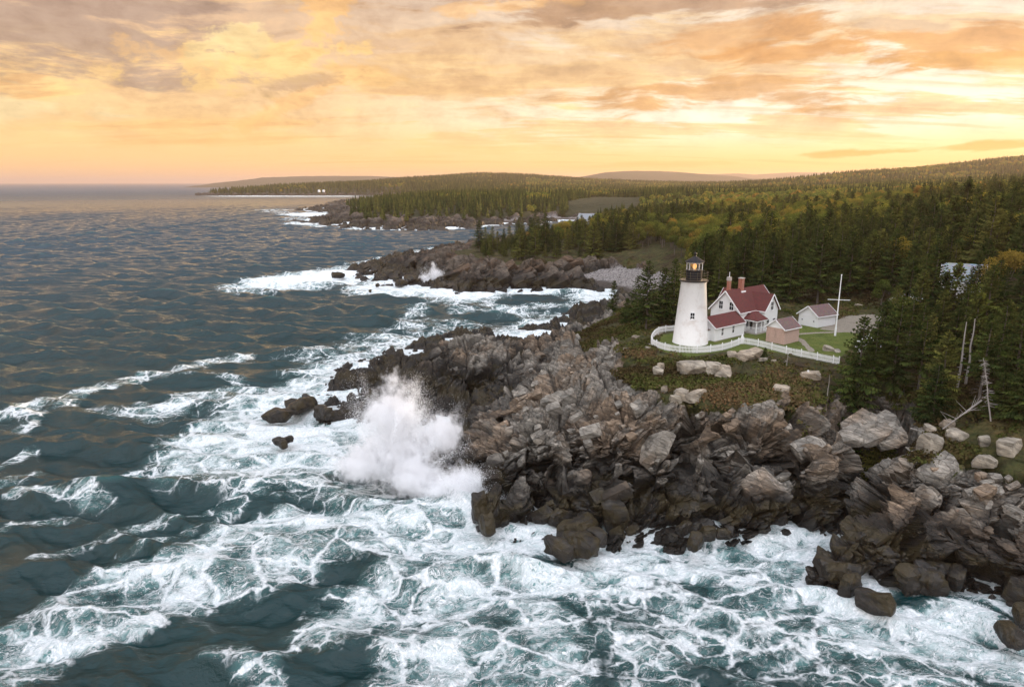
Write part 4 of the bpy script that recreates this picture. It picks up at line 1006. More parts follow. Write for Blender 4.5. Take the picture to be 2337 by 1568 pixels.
gm, n, b, o = new_mat('lantern_glass'); b.inputs['Base Color'].default_value = (0.82, 0.86, 0.86, 1); b.inputs['Roughness'].default_value = 0.05; b.inputs['IOR'].default_value = 1.3
tr = n.node('ShaderNodeBsdfTransparent'); mx = n.node('ShaderNodeMixShader'); gl = n.node('ShaderNodeBsdfGlossy'); gl.inputs['Roughness'].default_value = 0.06
mx.inputs[0].default_value = 0.16; n.set(mx.inputs[1], tr.outputs[0]); n.set(mx.inputs[2], gl.outputs[0]); n.set(o.inputs[0], mx.outputs[0])
gl_ = MB(); N10 = 10
for k in range(N10):
    a, c_ = 2*math.pi*k/N10, 2*math.pi*(k+1)/N10; r = 1.16
    gl_.add([(r*math.cos(a), r*math.sin(a), 11.285), (r*math.cos(c_), r*math.sin(c_), 11.285), (r*math.cos(c_), r*math.sin(c_), 12.30), (r*math.cos(a), r*math.sin(a), 12.30)], [(0, 1, 2, 3)])
gl_.build('lantern_glass', gm, LH)
mu = MB()
for k in range(N10):
    a = 2*math.pi*k/N10; mu.beam((1.19*math.cos(a), 1.19*math.sin(a), 11.28), (1.19*math.cos(a), 1.19*math.sin(a), 12.32), 0.05)
mu.lathe([(1.15, 12.30), (1.24, 12.302), (1.24, 12.42), (1.15, 12.421)], 30)
mu.build('lantern_frame', M_TRIM, LH)
MB().lathe([(1.44, 12.424), (1.46, 12.50), (0.20, 13.30), (0.16, 13.42)], 16).build('lantern_roof', M_BLACK, LH)
MB().lathe([(0.10, 13.41), (0.12, 13.48), (0.20, 13.52), (0.25, 13.64), (0.22, 13.78), (0.10, 13.86), (0.03, 13.90), (0.02, 14.15)], 14).build('ventilator_ball', M_BLACK, LH, smooth=True)
lm, n, b, o = new_mat('lamp_glow'); b.inputs['Base Color'].default_value = (0.9, 0.5, 0.15, 1); b.inputs['Emission Color'].default_value = (1.0, 0.42, 0.10, 1); b.inputs['Emission Strength'].default_value = 0.65
lens = MB().lathe([(0.12, 11.38), (0.24, 11.5), (0.29, 11.8), (0.24, 12.08), (0.12, 12.18)], 16).build('lens', lm, LH, smooth=True)
MB().lathe([(0.22, 11.2), (0.16, 11.36)], 12).build('lamp_pedestal', M_BRASS, LH)
wdir = math.atan2(-ly, -lx)+0.05
ww = window(LH, (2.28*math.cos(wdir)*1.0, 2.28*math.sin(wdir), 4.05), wdir+math.pi/2, 0.58, 1.0, 2, 2)

# ---- keeper's house
TH = math.radians(39)
HO = (40.2, 115.9)
KH = empty('keepers_house', (*HO, GZ), TH, 'white clapboard keeper\'s house with cross-gabled dark red roof beside the lighthouse', 'house')
wl_ = MB(); wl_.gable(-6.5, 4.1, 2.75, -0.5, 3.62, 6.62)
wg = MB().gable(-4.45, 4.6, 2.0, -0.5, 3.62, 6.0).turn(math.pi/2); wl_.add(wg.v, wg.f)
wl_.build('wall', M_WHITE, KH)
def roof_gable(x0, x1, hw, ze, zr, t=0.14, ang=0.0, over=0.0):
    m = MB(); m.slab([(x0, -hw, ze), (x1, -hw, ze), (x1, 0, zr), (x0, 0, zr)], t); m.slab([(x0, hw, ze), (x0, 0, zr), (x1, 0, zr), (x1, hw, ze)], t)
    return m.turn(ang) if ang else m
def rakes(x0, x1, hw, ze, zr, ang=0.0, w_=0.20):
    m = MB()
    for x in (x0-0.022, x1+0.022):
        for s_ in (-1, 1): m.beam((x, s_*hw, ze-w_/2), (x, 0, zr-w_/2), 0.045, w_)
    for s_ in (-1, 1): m.beam((x0, s_*(hw+0.03), ze-w_/2+0.02), (x1, s_*(hw+0.03), ze-w_/2+0.02), 0.05, w_*0.8)
    return m.turn(ang) if ang else m
RF = roof_gable(-6.8, 4.4, 3.05, 3.50, 6.85)
r2 = roof_gable(-4.75, 4.9, 2.28, 3.49, 6.20, ang=math.pi/2); RF.add(r2.v, r2.f)
RFo = RF.build('roof', M_RED, KH)
rk = rakes(-6.8, 4.4, 3.05, 3.50, 6.85); rk2 = rakes(-4.75, 4.9, 2.28, 3.49, 6.20, ang=math.pi/2); rk.add(rk2.v, rk2.f)
rk.build('eave_trim', M_TRIM, KH)
ch = MB().box(-2.75, -2.05, -0.35, 0.35, 5.9, 8.45).build('chimney', M_BRICK, RFo)
MB().box(-2.82, -1.98, -0.42, 0.42, 8.452, 8.60).build('chimney_cap', M_CONC, ch)
MB().box(-3.0, -1.8, -0.62, -0.36, 6.2, 6.42).build('flashing', M_TRIM, ch)
c2_ = MB().box(-5.75, -5.25, 0.05, 0.55, 6.0, 8.35).build('chimney', M_BRICK, RFo)
MB().box(-5.80, -5.20, 0.0, 0.60, 8.352, 8.95).build('chimney_cap', M_CONC, c2_)
MB().tube((-5.5, 0.3, 8.95), (-5.5, 0.3, 9.8), 0.045, 0.04).build('flue_pipe', M_TRIM, c2_)
for y in (0.85, -1.15): window(KH, (-6.512, y, 3.75), -math.pi/2, 0.72, 1.25)
window(KH, (0.1, -4.462, 3.5), 0, 0.72, 1.35)
window(KH, (-5.7, -2.762, 0.9), 0, 0.55, 1.35)
window(KH, (4.11, 1.0, 0.9), math.pi/2, 0.7, 1.3)
for x in (-0.9, 1.0): window(KH, (x, -4.462, 0.7), 0, 0.7, 1.3)
# porch in the corner of the wing
PR = MB().slab([(-5.2, -5.25, 2.45), (-2.03, -5.25, 2.45), (-2.9, -4.0, 3.35), (-4.0, -2.8, 3.35)], 0.12)
PR = MB(); ap1, ap2 = (-4.0, -2.9, 3.42), (-2.9, -4.1, 3.42)
PR.slab([(-5.3, -5.3, 2.42), (-2.15, -5.3, 2.42), (-2.75, -3.7, 3.40), (-3.8, -3.7, 3.40)], 0.12)
PR.slab([(-5.3, -5.3, 2.425), (-3.8, -3.7, 3.405), (-3.8, -2.76, 3.405), (-5.3, -2.76, 2.425)], 0.12)
PR.slab([(-3.8, -3.7, 3.41), (-2.02, -3.7, 3.41), (-2.02, -2.76, 3.45), (-3.8, -2.76, 3.45)], 0.12)
po = PR.build('porch_roof', M_RED, KH)
pf = MB().box(-5.15, -2.05, -5.15, -2.8, 0.0, 0.32).build('porch_floor', M_CONC, KH)
pp = MB()
for (x, y) in ((-5.0, -5.0), (-2.25, -5.0), (-5.0, -3.0), (-3.6, -5.0)): pp.box(x-0.07, x+0.07, y-0.07, y+0.07, 0.32, 2.35)
pp.box(-5.22, -2.02, -5.22, -5.10, 2.16, 2.36); pp.box(-5.22, -5.10, -5.10, -2.8, 2.16, 2.36)
pp.build('porch_posts', M_TRIM, KH)
pb = MB(); pb.box(-4.93, -2.32, -5.03, -4.97, 1.12, 1.18); pb.box(-5.03, -4.97, -4.93, -2.8, 1.12, 1.18)
for k in range(14): x = -4.85+k*0.185; pb.box(x-0.02, x+0.02, -5.02, -4.98, 0.38, 1.12)
for k in range(11): y = -4.85+k*0.185; pb.box(-5.02, -4.98, y-0.02, y+0.02, 0.38, 1.12)
pb.build('porch_railing', M_TRIM, KH)
window(KH, (-4.3, -2.762, 0.75), 0, 0.6, 1.35); dr = MB().box(-3.4, -2.6, -2.80, -2.76, 0.34, 2.25).build('door', M_GLASS, KH)
MB().box(-3.5, -3.41, -2.83, -2.765, 0.33, 2.3).box(-2.59, -2.5, -2.83, -2.765, 0.33, 2.3).build('door_frame', M_TRIM, dr)
# low wing towards the tower
AW = MB(); AW.gable(-14.5, -6.52, 1.75, -0.5, 2.30, 3.62); AW.v = [(x, y-2.05, z) for x, y, z in AW.v]; AW.build('wing_wall', M_WHITE, KH)
AR = roof_gable(-14.75, -6.53, 2.05, 2.22, 3.78); AR.v = [(x, y-2.05, z) for x, y, z in AR.v]; AR.build('wing_roof', M_RED, KH)
AK = rakes(-14.75, -6.58, 2.05, 2.22, 3.78, w_=0.16); AK.v = [(x, y-2.05, z) for x, y, z in AK.v]; AK.build('wing_trim', M_TRIM, KH)
for x in (-12.6, -9.7): window(KH, (x, -3.812, 0.85), 0, 0.5, 1.15)
cn = MB().box(-15.9, -14.52, -3.0, -1.0, -0.4, 2.0); cn.build('passage', M_WHITE, KH)
MB().slab([(-16.1, -3.15, 1.95), (-14.77, -3.15, 1.95), (-14.77, -0.8, 2.5), (-16.1, -0.8, 2.5)], 0.1).build('passage_roof', M_BROWN, KH)
MB().box(-14.6, -6.5, -3.95, -3.81, -0.5, 0.18).build('plinth', M_CONC, KH)

# ---- small pink brick oil house
OH = empty('oil_house', (41.95, 104.3, GZ), math.radians(36), 'small faded pink brick oil house with white gable and brown roof inside the fence', 'shed')
hx, hy = 1.95, 1.55
MB().box(-hx, hx, -hy, hy, -0.5, 2.42).build('wall', M_PINK, OH)
g_ = MB(); g_.add([(x, y, z) for x in (-hx-0.01, hx+0.01) for y, z in ((-hy-.01, 2.422), (hy+.01, 2.422), (0, 3.62))], [(0, 2, 1), (3, 4, 5), (0, 1, 4, 3), (1, 2, 5, 4), (2, 0, 3, 5)]); g_.build('gable', M_TRIM, OH)
ro = roof_gable(-hx-0.28, hx+0.2, hy+0.25, 2.36, 3.78, 0.10).build('roof', M_BROWN, OH)
rakes(-hx-0.28, hx+0.2, hy+0.25, 2.36, 3.78, w_=0.16).build('eave_trim', M_TRIM, OH)
# ---- white garage
GA = empty('garage', (52.6, 116.6, GZ+0.1), math.radians(30), 'white clapboard garage with plain double door and brown gable roof behind the oil house', 'garage')
gx_, gy_ = 2.35, 1.9
MB().gable(-gx_, gx_, gy_, -0.5, 2.05, 3.42).build('wall', M_WHITE, GA)
roof_gable(-gx_-0.3, gx_+0.25, gy_+0.28, 1.98, 3.58, 0.10).build('roof', M_BROWN, GA)
rakes(-gx_-0.3, gx_+0.25, gy_+0.28, 1.98, 3.58, w_=0.18).build('eave_trim', M_TRIM, GA)
gd = MB().box(-gx_-0.045, -gx_-0.004, -1.5, 1.5, 0.02, 1.9).build('door', M_WHITE, GA)
MB().box(-gx_-0.07, -gx_-0.047, 1.05, 1.25, 0.95, 1.15).build('door_window', M_GLASS, gd)
MB().box(-gx_-0.07, -gx_-0.047, -1.25, -1.05, 0.95, 1.15).build('door_window', M_GLASS, gd)
MB().box(-gx_-0.06, -gx_-0.046, -1.56, 1.56, 1.902, 1.98).build('door_head', M_TRIM, gd)
# ---- signal mast
FP = empty('signal_mast', (51.55, 107.3, GZ), 0, 'tall slim white signal mast with one crossarm on the lawn', 'flagpole')
MB().tube((0, 0, -0.3), (0, 0, 1.6), 0.16, 0.145, 10).build('base_post', M_TRIM, FP)
MB().tube((0, 0, 1.4), (0, 0, 9.9), 0.11, 0.055, 10).build('pole', M_TRIM, FP)
ya = math.radians(-14); MB().tube((-1.65*math.cos(ya), -1.65*math.sin(ya), 6.05), (1.65*math.cos(ya), 1.65*math.sin(ya), 6.05), 0.045, 0.045, 8).build('crossarm', M_TRIM, FP)
MB().lathe([(0.03, 9.88), (0.10, 9.93), (0.10, 10.02), (0.02, 10.07)], 10).build('truck', M_TRIM, FP)

# ---- picket fences
def densify(pts, step_):
    out = [Vector((*pts[0], 0))]
    for a, b_ in zip(pts[:-1], pts[1:]):
        a = Vector((*a, 0)); b_ = Vector((*b_, 0)); k = max(1, round((b_-a).length/step_))
        out += [a.lerp(b_, (i+1)/k) for i in range(k)]
    return out
def catmull(pts, k=6):
    P_ = [pts[0]]+list(pts)+[pts[-1]]; out = []
    for i in range(1, len(P_)-2):
        a, b_, c_, d = [np.array(q) for q in P_[i-1:i+3]]
        for j in range(k):
            t = j/k; out.append(tuple(0.5*((2*b_)+(-a+c_)*t+(2*a-5*b_+4*c_-d)*t*t+(-a+3*b_-3*c_+d)*t**3)))
    out.append(pts[-1]); return out
def gz(x, y):
    return float(land(np.array([x]), np.array([y]))[0])
def fence(pts, label, h=1.05, post_every=2.4, drop=0.0):
    pts = densify(pts, 0.17); o0 = pts[0]; z0 = GZ
    zs = land(np.array([p.x for p in pts]), np.array([p.y for p in pts]))+drop
    k = 9; zs = np.convolve(np.pad(zs, k, mode='edge'), np.ones(2*k+1)/(2*k+1), mode='valid')
    root = empty('picket_fence', (o0.x, o0.y, z0), 0, label, 'fence', 'white picket fences round the station')
    pk, rl_ = MB(), [MB(), MB()]
    for i, p in enumerate(pts):
        z = zs[i]-z0; x, y = p.x-o0.x, p.y-o0.y
        q = pts[min(i+1, len(pts)-1)]; pr = pts[max(i-1, 0)]; d = (q-pr).normalized(); nx, ny = -d.y, d.x
        w_ = 0.042; t = 0.012
        v = []
        for zz, ww_ in ((z+0.06, w_), (z+h-0.07, w_), (z+h, 0.006)):
            for sx, st in ((-1, -1), (1, -1), (1, 1), (-1, 1)): v.append((x+d.x*ww_*sx+nx*t*st, y+d.y*ww_*sx+ny*t*st, zz))
        pk.add(v, [(0,3,2,1),(0,1,5,4),(1,2,6,5),(2,3,7,6),(3,0,4,7),(4,5,9,8),(5,6,10,9),(6,7,11,10),(7,4,8,11),(8,9,10,11)])
        if i+1 < len(pts):
            x2, y2, z2 = q.x-o0.x, q.y-o0.y, zs[i+1]-z0
            for ri, hz in enumerate((0.28, 0.78)): rl_[ri].beam((x+nx*0.035, y+ny*0.035, z+hz), (x2+nx*0.035, y2+ny*0.035, z2+hz), 0.04, 0.08)
        if i % int(post_every/0.17) == 0 or i == len(pts)-1:
            b_ = MB().box(-0.055, 0.055, -0.055, 0.055, z-0.3, z+h+0.05); b_.lathe([(0.07, z+h+0.052), (0.05, z+h+0.12), (0.01, z+h+0.15)], 4)
            po_ = b_.build('post', M_TRIM, root); po_.location = (x+nx*0.10, y+ny*0.10, 0)
    pk.build('pickets', M_TRIM, root); [q_.build('rail', M_TRIM, root) for q_ in rl_]
    return root
ring = catmull([(27.6,112.6),(25.0,111.4),(23.2,108.9),(21.9,105.6),(21.5,103.0),(22.0,100.3),(23.6,98.2),(25.8,97.2),(28.4,97.3),(31.0,98.5),(33.3,100.5),(35.1,102.5)])
fence(ring, 'white picket fence curving round the foot of the lighthouse')
fence(catmull([(35.25,102.5),(37.2,100.6),(39.4,97.0),(41.8,94.2),(44.6,91.0)]), 'white picket fence running downhill from the curved fence towards the spruces')
cp_ = MB().box(-0.1, 0.1, -0.1, 0.1, -0.4, 1.35); cp_.lathe([(0.14, 1.352), (0.05, 1.5)], 4)
tag(cp_.build('gate_post', M_TRIM), 'stout white post where the two picket fences meet', 'post').location = (35.17, 102.62, gz(35.17, 102.6)-0.02)
# granite footing under the curved fence
fw = MB(); rs_ = random.Random(4)
rp = densify(ring[6:62], 0.55)
for i in range(len(rp)-1):
    a, b_ = rp[i], rp[i+1]; d = (b_-a).normalized(); nx, ny = d.y, -d.x
    z = gz(a.x, a.y)
    for k in range(2):
        o_ = 0.12+0.30*k; zt = z-0.03-0.36*k+rs_.uniform(-.04, .04); x, y = a.x+nx*o_, a.y+ny*o_
        fw.beam((x, y, zt-0.28), (x+d.x*0.53, y+d.y*0.53, zt-0.28+rs_.uniform(-.03, .03)), 0.42, 0.5)
fwo = fw.build('stone_footing', LOOSE, None, bevel=0.05); tag(fwo, 'grey granite footing wall under the curved picket fence', 'stone wall')

# ---- houses further off
def cottage(name, loc, rz, L_, hw, ze, zr, roofm, label, cat='house', wins=(), chim=False, group=None):
    r = empty(name, loc, rz, label, cat, group)
    MB().gable(-L_/2, L_/2, hw, -1.5, ze, zr).build('wall', M_WHITE, r)
    k = (zr-ze)/hw; ro_ = roof_gable(-L_/2-0.35, L_/2+0.35, hw+0.35, ze-0.35*k+0.08, zr+0.16, 0.14).build('roof', roofm, r)
    rakes(-L_/2-0.35, L_/2+0.35, hw+0.35, ze-0.35*k+0.08, zr+0.16).build('eave_trim', M_TRIM, r)
    for (side, p_, z) in wins:
        if side == 's': window(r, (p_, -hw-0.01, z), 0, 0.8, 1.2)
        else: window(r, (-L_/2-0.01, p_, z), -math.pi/2, 0.8, 1.2)
    if chim: MB().box(-0.4, 0.4, -0.4, 0.4, zr-0.5, zr+1.0).build('chimney', M_BRICK, ro_)
    return r
def onland(u, v, z, dz=0.0):
    for _ in range(6):
        x, y = P(u, v, z); z = gz(x, y)
    return (x, y, z+dz)
x, y, z = onland(2188, 692, 15)
cottage('cottage', (x, y, z+1.6), math.radians(-32), 5.6, 2.8, 2.6, 5.0, M_GREYROOF, 'cottage with grey roof and white gable showing above the spruces at the right', wins=(('w', 0.0, 3.0), ('w', 1.8, .6), ('s', -2, .7)), chim=False)
x, y, z = onland(2066, 712, 13)
cottage('shed', (x, y, z), math.radians(24), 3.6, 1.5, 2.2, 3.2, M_TRIM, 'white shed with pale roof half hidden behind a spruce', 'shed', wins=(('w', 0.0, 1.0),))
x, y, z = onland(1980, 800, 11.5)
cottage('shed', (x, y, z), math.radians(62), 2.6, 1.25, 1.0, 2.0, M_TRIM, 'small all-white shed between the spruces right of the lawn', 'shed')
x, y, z = onland(1345, 487, 3)
cottage('farmhouse', (x, y, z), math.radians(-24), 16, 6.0, 4.5, 9.0, M_GREYROOF, 'white farmhouse on the meadow across the bay', wins=(('w', 2.0, 4.5), ('w', -2.0, 1.2), ('w', 2.0, 1.2), ('s', -4, 1.2), ('s', 2, 1.2)))
x, y, z = onland(1385, 486, 3)
cottage('barn', (x, y, z), math.radians(0), 26, 3.0, 2.2, 3.4, M_TRIM, 'long low white barn beside the farmhouse across the bay', 'barn')
x, y, z = onland(1425, 484, 3)
cottage('shed', (x, y, z), math.radians(20), 6, 3.0, 3.2, 5.0, M_TRIM, 'little white shed past the long low barn across the bay', 'shed')
for u_, l_ in ((743, 'left of the two white houses on the far wooded point'), (753, 'right of the two white houses on the far wooded point')):
    x, y = (u_-CX)/F*1985, 1965.0; z = max(gz(x, y), 9.0)
    cottage('house', (x, y, z+1), math.radians(-20), 5, 2.5, 3, 5, M_TRIM, l_, group=None)
# ------------------------------------------------------------------ trees
def leaf_mat(name, stops, trans=0.3, objrand=True):
    m, n, b, o = new_mat(name); n.n.remove(b)
    oi = n.node('ShaderNodeObjectInfo')
    # a tree of its own carries its shade in the object colour; instances in the woods take a random one
    sc_ = n.node('ShaderNodeSeparateColor'); n.set(sc_.inputs[0], oi.outputs['Color'])
    own = n.math('LESS_THAN', sc_.outputs[2], 0.5)
    c = n.ramp(n.math('ADD', n.math('MULTIPLY', own, sc_.outputs[0]), n.math('MULTIPLY', n.math('SUBTRACT', 1.0, own), oi.outputs['Random'])), stops)
    g = n.node('ShaderNodeNewGeometry')
    t = n.attr('tint')
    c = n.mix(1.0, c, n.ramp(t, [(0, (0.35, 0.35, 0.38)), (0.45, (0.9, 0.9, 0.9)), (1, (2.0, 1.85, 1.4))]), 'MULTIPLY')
    d = n.node('ShaderNodeBsdfDiffuse'); tr = n.node('ShaderNodeBsdfTranslucent'); mx = n.node('ShaderNodeMixShader')
    n.set(d.inputs[0], c); n.set(tr.inputs[0], n.mix(1.0, c, (1.5, 1.5, 0.7), 'MULTIPLY')); mx.inputs[0].default_value = trans
    n.set(mx.inputs[1], d.outputs[0]); n.set(mx.inputs[2], tr.outputs[0]); n.set(o.inputs[0], mx.outputs[0])
    return m
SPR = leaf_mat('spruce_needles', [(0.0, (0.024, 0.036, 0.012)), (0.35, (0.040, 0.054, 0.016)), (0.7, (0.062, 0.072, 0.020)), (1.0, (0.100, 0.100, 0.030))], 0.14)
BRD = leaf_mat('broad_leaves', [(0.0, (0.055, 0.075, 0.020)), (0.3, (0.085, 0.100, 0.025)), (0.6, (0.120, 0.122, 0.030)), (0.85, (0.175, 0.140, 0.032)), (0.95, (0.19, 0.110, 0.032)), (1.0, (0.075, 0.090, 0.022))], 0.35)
M_BARK, n, b, o = new_mat('bark'); tc = n.node('ShaderNodeTexCoord').outputs['Object']
bk = n.noise(n.mapping(tc, scale=(1, 1, 0.2)), 9, 5, 0.7); n.set(b.inputs['Base Color'], n.mix(bk, (0.045, 0.033, 0.026), (0.17, 0.14, 0.12))); b.inputs['Roughness'].default_value = 0.95
M_DEAD, n, b, o = new_mat('silvered_deadwood'); tc = n.node('ShaderNodeTexCoord').outputs['Object']
bk = n.noise(n.mapping(tc, scale=(1, 1, 0.15)), 8, 5, 0.7); n.set(b.inputs['Base Color'], n.mix(bk, (0.12, 0.10, 0.09), (0.42, 0.38, 0.34))); b.inputs['Roughness'].default_value = 0.9

def quads_mesh(name, Q4, tint, mat):
    v = np.asarray(Q4, np.float32).reshape(-1, 3); f = np.arange(len(v)).reshape(-1, 4)
    return mesh_np(name, v, f, mat, attrs=dict(tint=np.repeat(tint, 4)), link=False).data
def spruce_mesh(seed, h=11.0, r=2.3, base=0.12, gap=0.0, dens=1.0, flag=0.0):
    rs = np.random.RandomState(seed); Qs, T = [], []
    r = r*1.35; z = h*base
    while z < h*0.985:
        t = (z-h*base)/(h*(1-base))
        R = r*(1-t)**0.82*(0.82+0.3*rs.rand())*(0.75+0.25*min(1, t*5+0.3)) + 0.10
        nb = int((5+2*rs.rand())*dens*(0.75 if t > 0.85 else 1))
        ph0 = rs.rand()*6.28
        for k in range(max(3, nb)):
            if rs.rand() < gap: continue
            ph = ph0+k*6.28/max(3, nb)+rs.normal(0, 0.25); L = R*rs.uniform(0.62, 1.12)*(1+flag*math.cos(ph))
            up = 0.35-0.75*(1-t)+rs.normal(0, 0.10)      # low boughs droop, top ones rise
            tin = np.clip(rs.normal(0.45, 0.2), 0, 1)
            ns = max(2, int(L/0.30)); c_, s_ = math.cos(ph), math.sin(ph)
            for i in range(ns+1):
                s = i/ns
                if s < 0.12 and L > 1: continue
                rr = L*s; zz = z+rr*up+0.30*L*s*s*0.6      # tips turn up again
                px_, py_ = rr*c_, rr*s_
                wl = (0.42*L*(1-s*0.75)+0.10)*rs.uniform(0.7, 1.15); wl = min(wl, 0.85)
                for sd in (-1, 1):
                    fa = ph+sd*(1.05-0.35*s)+rs.normal(0, 0.15)
                    dx_, dy_ = math.cos(fa), math.sin(fa); dz_ = up*0.6-0.22+rs.normal(0, 0.12)
                    wx_, wy_ = -dy_*0.10, dx_*0.10
                    a = (px_-wx_, py_-wy_, zz+0.02); b_ = (px_+wx_, py_+wy_, zz-0.03)
                    e = (px_+dx_*wl+wx_*0.6, py_+dy_*wl+wy_*0.6, zz+dz_*wl-0.06); f_ = (px_+dx_*wl-wx_*0.6, py_+dy_*wl-wy_*0.6, zz+dz_*wl)
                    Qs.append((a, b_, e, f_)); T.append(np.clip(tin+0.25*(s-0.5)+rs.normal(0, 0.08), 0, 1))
                # tuft hanging under / standing on the bough
                fa = ph+rs.normal(0, 0.7); q = 0.20
                Qs.append(((px_, py_, zz-0.12), (px_+q*math.cos(fa)*0.5, py_+q*math.sin(fa)*0.5, zz-0.20), (px_+q*1.6*math.cos(fa), py_+q*1.6*math.sin(fa), zz+0.02), (px_, py_, zz+0.09))); T.append(tin)
        z += h*0.030*(0.8+0.5*rs.rand())*(1 if t < 0.8 else 0.8)
    Qs.append(((-0.05, 0, h*0.95), (0.05, 0, h*0.95), (0.02, 0, h*1.02), (-0.02, 0, h*1.02))); T.append(0.6)
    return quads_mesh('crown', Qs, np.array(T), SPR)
def broad_mesh(seed, h=9.0, r=3.0, nl=7, leaf=0.34, n_leaf=3000):
    rs = np.random.RandomState(seed); Qs, T = [], []
    lobes = []
    for k in range(nl):
        a = rs.rand()*6.28; q = r*0.55*math.sqrt(rs.rand()); zc = h*rs.uniform(0.45, 0.82)
        if k == 0: q = 0; zc = h*0.80
        lobes.append((q*math.cos(a), q*math.sin(a), zc, r*rs.uniform(0.38, 0.62), rs.uniform(0.8, 1.1)))
    tot = sum(l[3]**2 for l in lobes)
    for (cx, cy, cz, lr, sq) in lobes:
        for _ in range(int(n_leaf*lr*lr/tot)):
            d = rs.normal(size=3); d /= np.linalg.norm(d)
            if d[2] < -0.55: continue
            rad = lr*(0.72+0.33*rs.rand()**0.6)*(1+0.16*math.sin(d[0]*5+cx*3)*math.cos(d[1]*6+cy*2))
            p = np.array([cx, cy, cz])+d*rad*np.array([1, 1, sq])
            nn_ = d+rs.normal(0, 0.6, 3); nn_ /= np.linalg.norm(nn_); t1 = np.cross(nn_, rs.normal(size=3)); t1 /= np.linalg.norm(t1); t2 = np.cross(nn_, t1)
            s1, s2 = leaf*rs.uniform(0.6, 1.3)/2, leaf*rs.uniform(0.4, 1.0)/2
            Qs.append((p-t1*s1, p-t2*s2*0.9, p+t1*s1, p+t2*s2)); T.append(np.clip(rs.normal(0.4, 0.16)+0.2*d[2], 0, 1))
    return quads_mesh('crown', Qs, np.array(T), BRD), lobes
def trunk_data(h, r0, mat, lobes=None, seed=1, twigs=0, tl=1.2, z0=0.15, z1=0.9):
    rs = random.Random(seed); m = MB(); k = 5; pts = [(0, 0, -0.8)]
    for i in range(1, k+1): pts.append((rs.gauss(0, 0.018)*i, rs.gauss(0, 0.018)*i, h*i/k))
    for i in range(k): m.tube(pts[i], pts[i+1], r0*(1-i/k)+0.03, r0*(1-(i+1)/k)+0.03, 7)
    for l in (lobes or []): m.tube((0, 0, h*0.35), (l[0]*0.9, l[1]*0.9, l[2]), r0*0.45, 0.04, 5)
    for i in range(twigs):
        z = h*rs.uniform(z0, z1); a = rs.uniform(0, 6.28); L = tl*rs.uniform(0.4, 1.1)*(1-0.5*z/h); e = (L*math.cos(a), L*math.sin(a), z+L*rs.uniform(-0.35, 0.12))
        m.tube((0, 0, z), e, 0.035, 0.012, 4)
        if L > 0.7: m.tube((e[0]*0.55, e[1]*0.55, z+(e[2]-z)*0.55), (e[0]*0.9-e[1]*0.3, e[1]*0.9+e[0]*0.3, e[2]-0.1), 0.02, 0.008, 3)
    o_ = m.build('trunk', mat); d = o_.data; bpy.data.objects.remove(o_); return d
_t = time.time()
SPV = []   # crown, trunk, nominal height
for i, (h_, r_, b_, g_, dn_, fl_) in enumerate([(11, 2.3, 0.10, 0.04, 1.0, 0), (12.5, 2.2, 0.16, 0.08, 1.0, 0.1), (9, 2.2, 0.04, 0.02, 1.0, 0), (13, 2.6, 0.20, 0.06, 1.05, 0), (10, 1.7, 0.12, 0.10, 0.9, 0.15), (12, 2.4, 0.34, 0.16, 0.85, 0.25), (8, 2.0, 0.03, 0.03, 1.0, 0)]):
    SPV.append((spruce_mesh(100+i, h_, r_, b_, g_, dn_, fl_), trunk_data(h_*0.96, 0.17, M_BARK, seed=i, twigs=26 if b_ > 0.1 else 4, tl=1.5, z0=0.05, z1=b_+0.12), h_))
BRV = []
for i, (h_, r_, nl_) in enumerate([(9, 2.9, 7), (10.5, 3.3, 9), (8, 2.4, 5), (7, 2.8, 6)]):
    cm, lb = broad_mesh(200+i, h_, r_, nl_); BRV.append((cm, trunk_data(h_*0.7, 0.16, M_BARK, lb, seed=40+i), h_))
DEADV = [(trunk_data(h_, 0.085, M_DEAD, seed=60+i, twigs=tw, tl=0.45 if tw == 8 else 1.3, z0=0.25, z1=0.97), h_) for i, (h_, tw) in enumerate([(8.5, 60), (6.0, 8), (9.5, 90), (5.0, 22)])]
rsT = np.random.RandomState(7)
def plant(kind, x, y, z, s, rz, var, label, group, lean=0.0, shade=None):
    if kind == 'dead':
        td, _ = DEADV[var]; o_ = bpy.data.objects.new('dead_tree', td); COL.objects.link(o_); cat = 'dead tree'
        o_.location = (x, y, z); o_.rotation_euler = (lean, lean*0.5, rz); o_.scale = (s, s, s); return tag(o_, label, cat, group)
    cm, td, _ = (SPV if kind == 'spruce' else BRV)[var]
    r = empty('spruce_tree' if kind == 'spruce' else 'broadleaf_tree', (x, y, z), rz, label, 'spruce tree' if kind == 'spruce' else 'broadleaf tree', group)
    r.scale = (s, s, s*1.0); r.rotation_euler = (lean, lean*0.6, rz)
    c_ = bpy.data.objects.new('crown', cm); COL.objects.link(c_); c_.parent = r
    shade = rsT.rand() if shade is None else shade; c_.color = (shade, 0, 0, 1)
    t_ = bpy.data.objects.new('trunk', td); COL.objects.link(t_); t_.parent = r
    return r
NEARF = [P(1440,722,8), P(1500,742,10.0), P(1535,742,10.4), P(1590,690,11.2), P(1700,672,11.6), P(1800,668,12), P(1930,655,12.6), P(2060,690,12.8), P(2040,740,12.0), P(1995,790,11.5), P(1925,838,10.8), P(1905,890,10.0), P(1935,942,9.2), P(2080,950,9.4), P(2200,955,9.5), P(2337,985,10.2), P(2600,1000,11), (190, 90), (260, 300), (150, 260), P(1490,668,7)]
CLEARB = [P(1330,620,3.5), P(1350,590,6), P(1400,572,8.5), P(1500,562,10.5), P(1580,585,12), P(1600,622,12), P(1562,660,10.5), P(1548,700,10.4), P(1535,745,10.3), P(1440,770,8), P(1370,750,5), P(1440,690,3)]
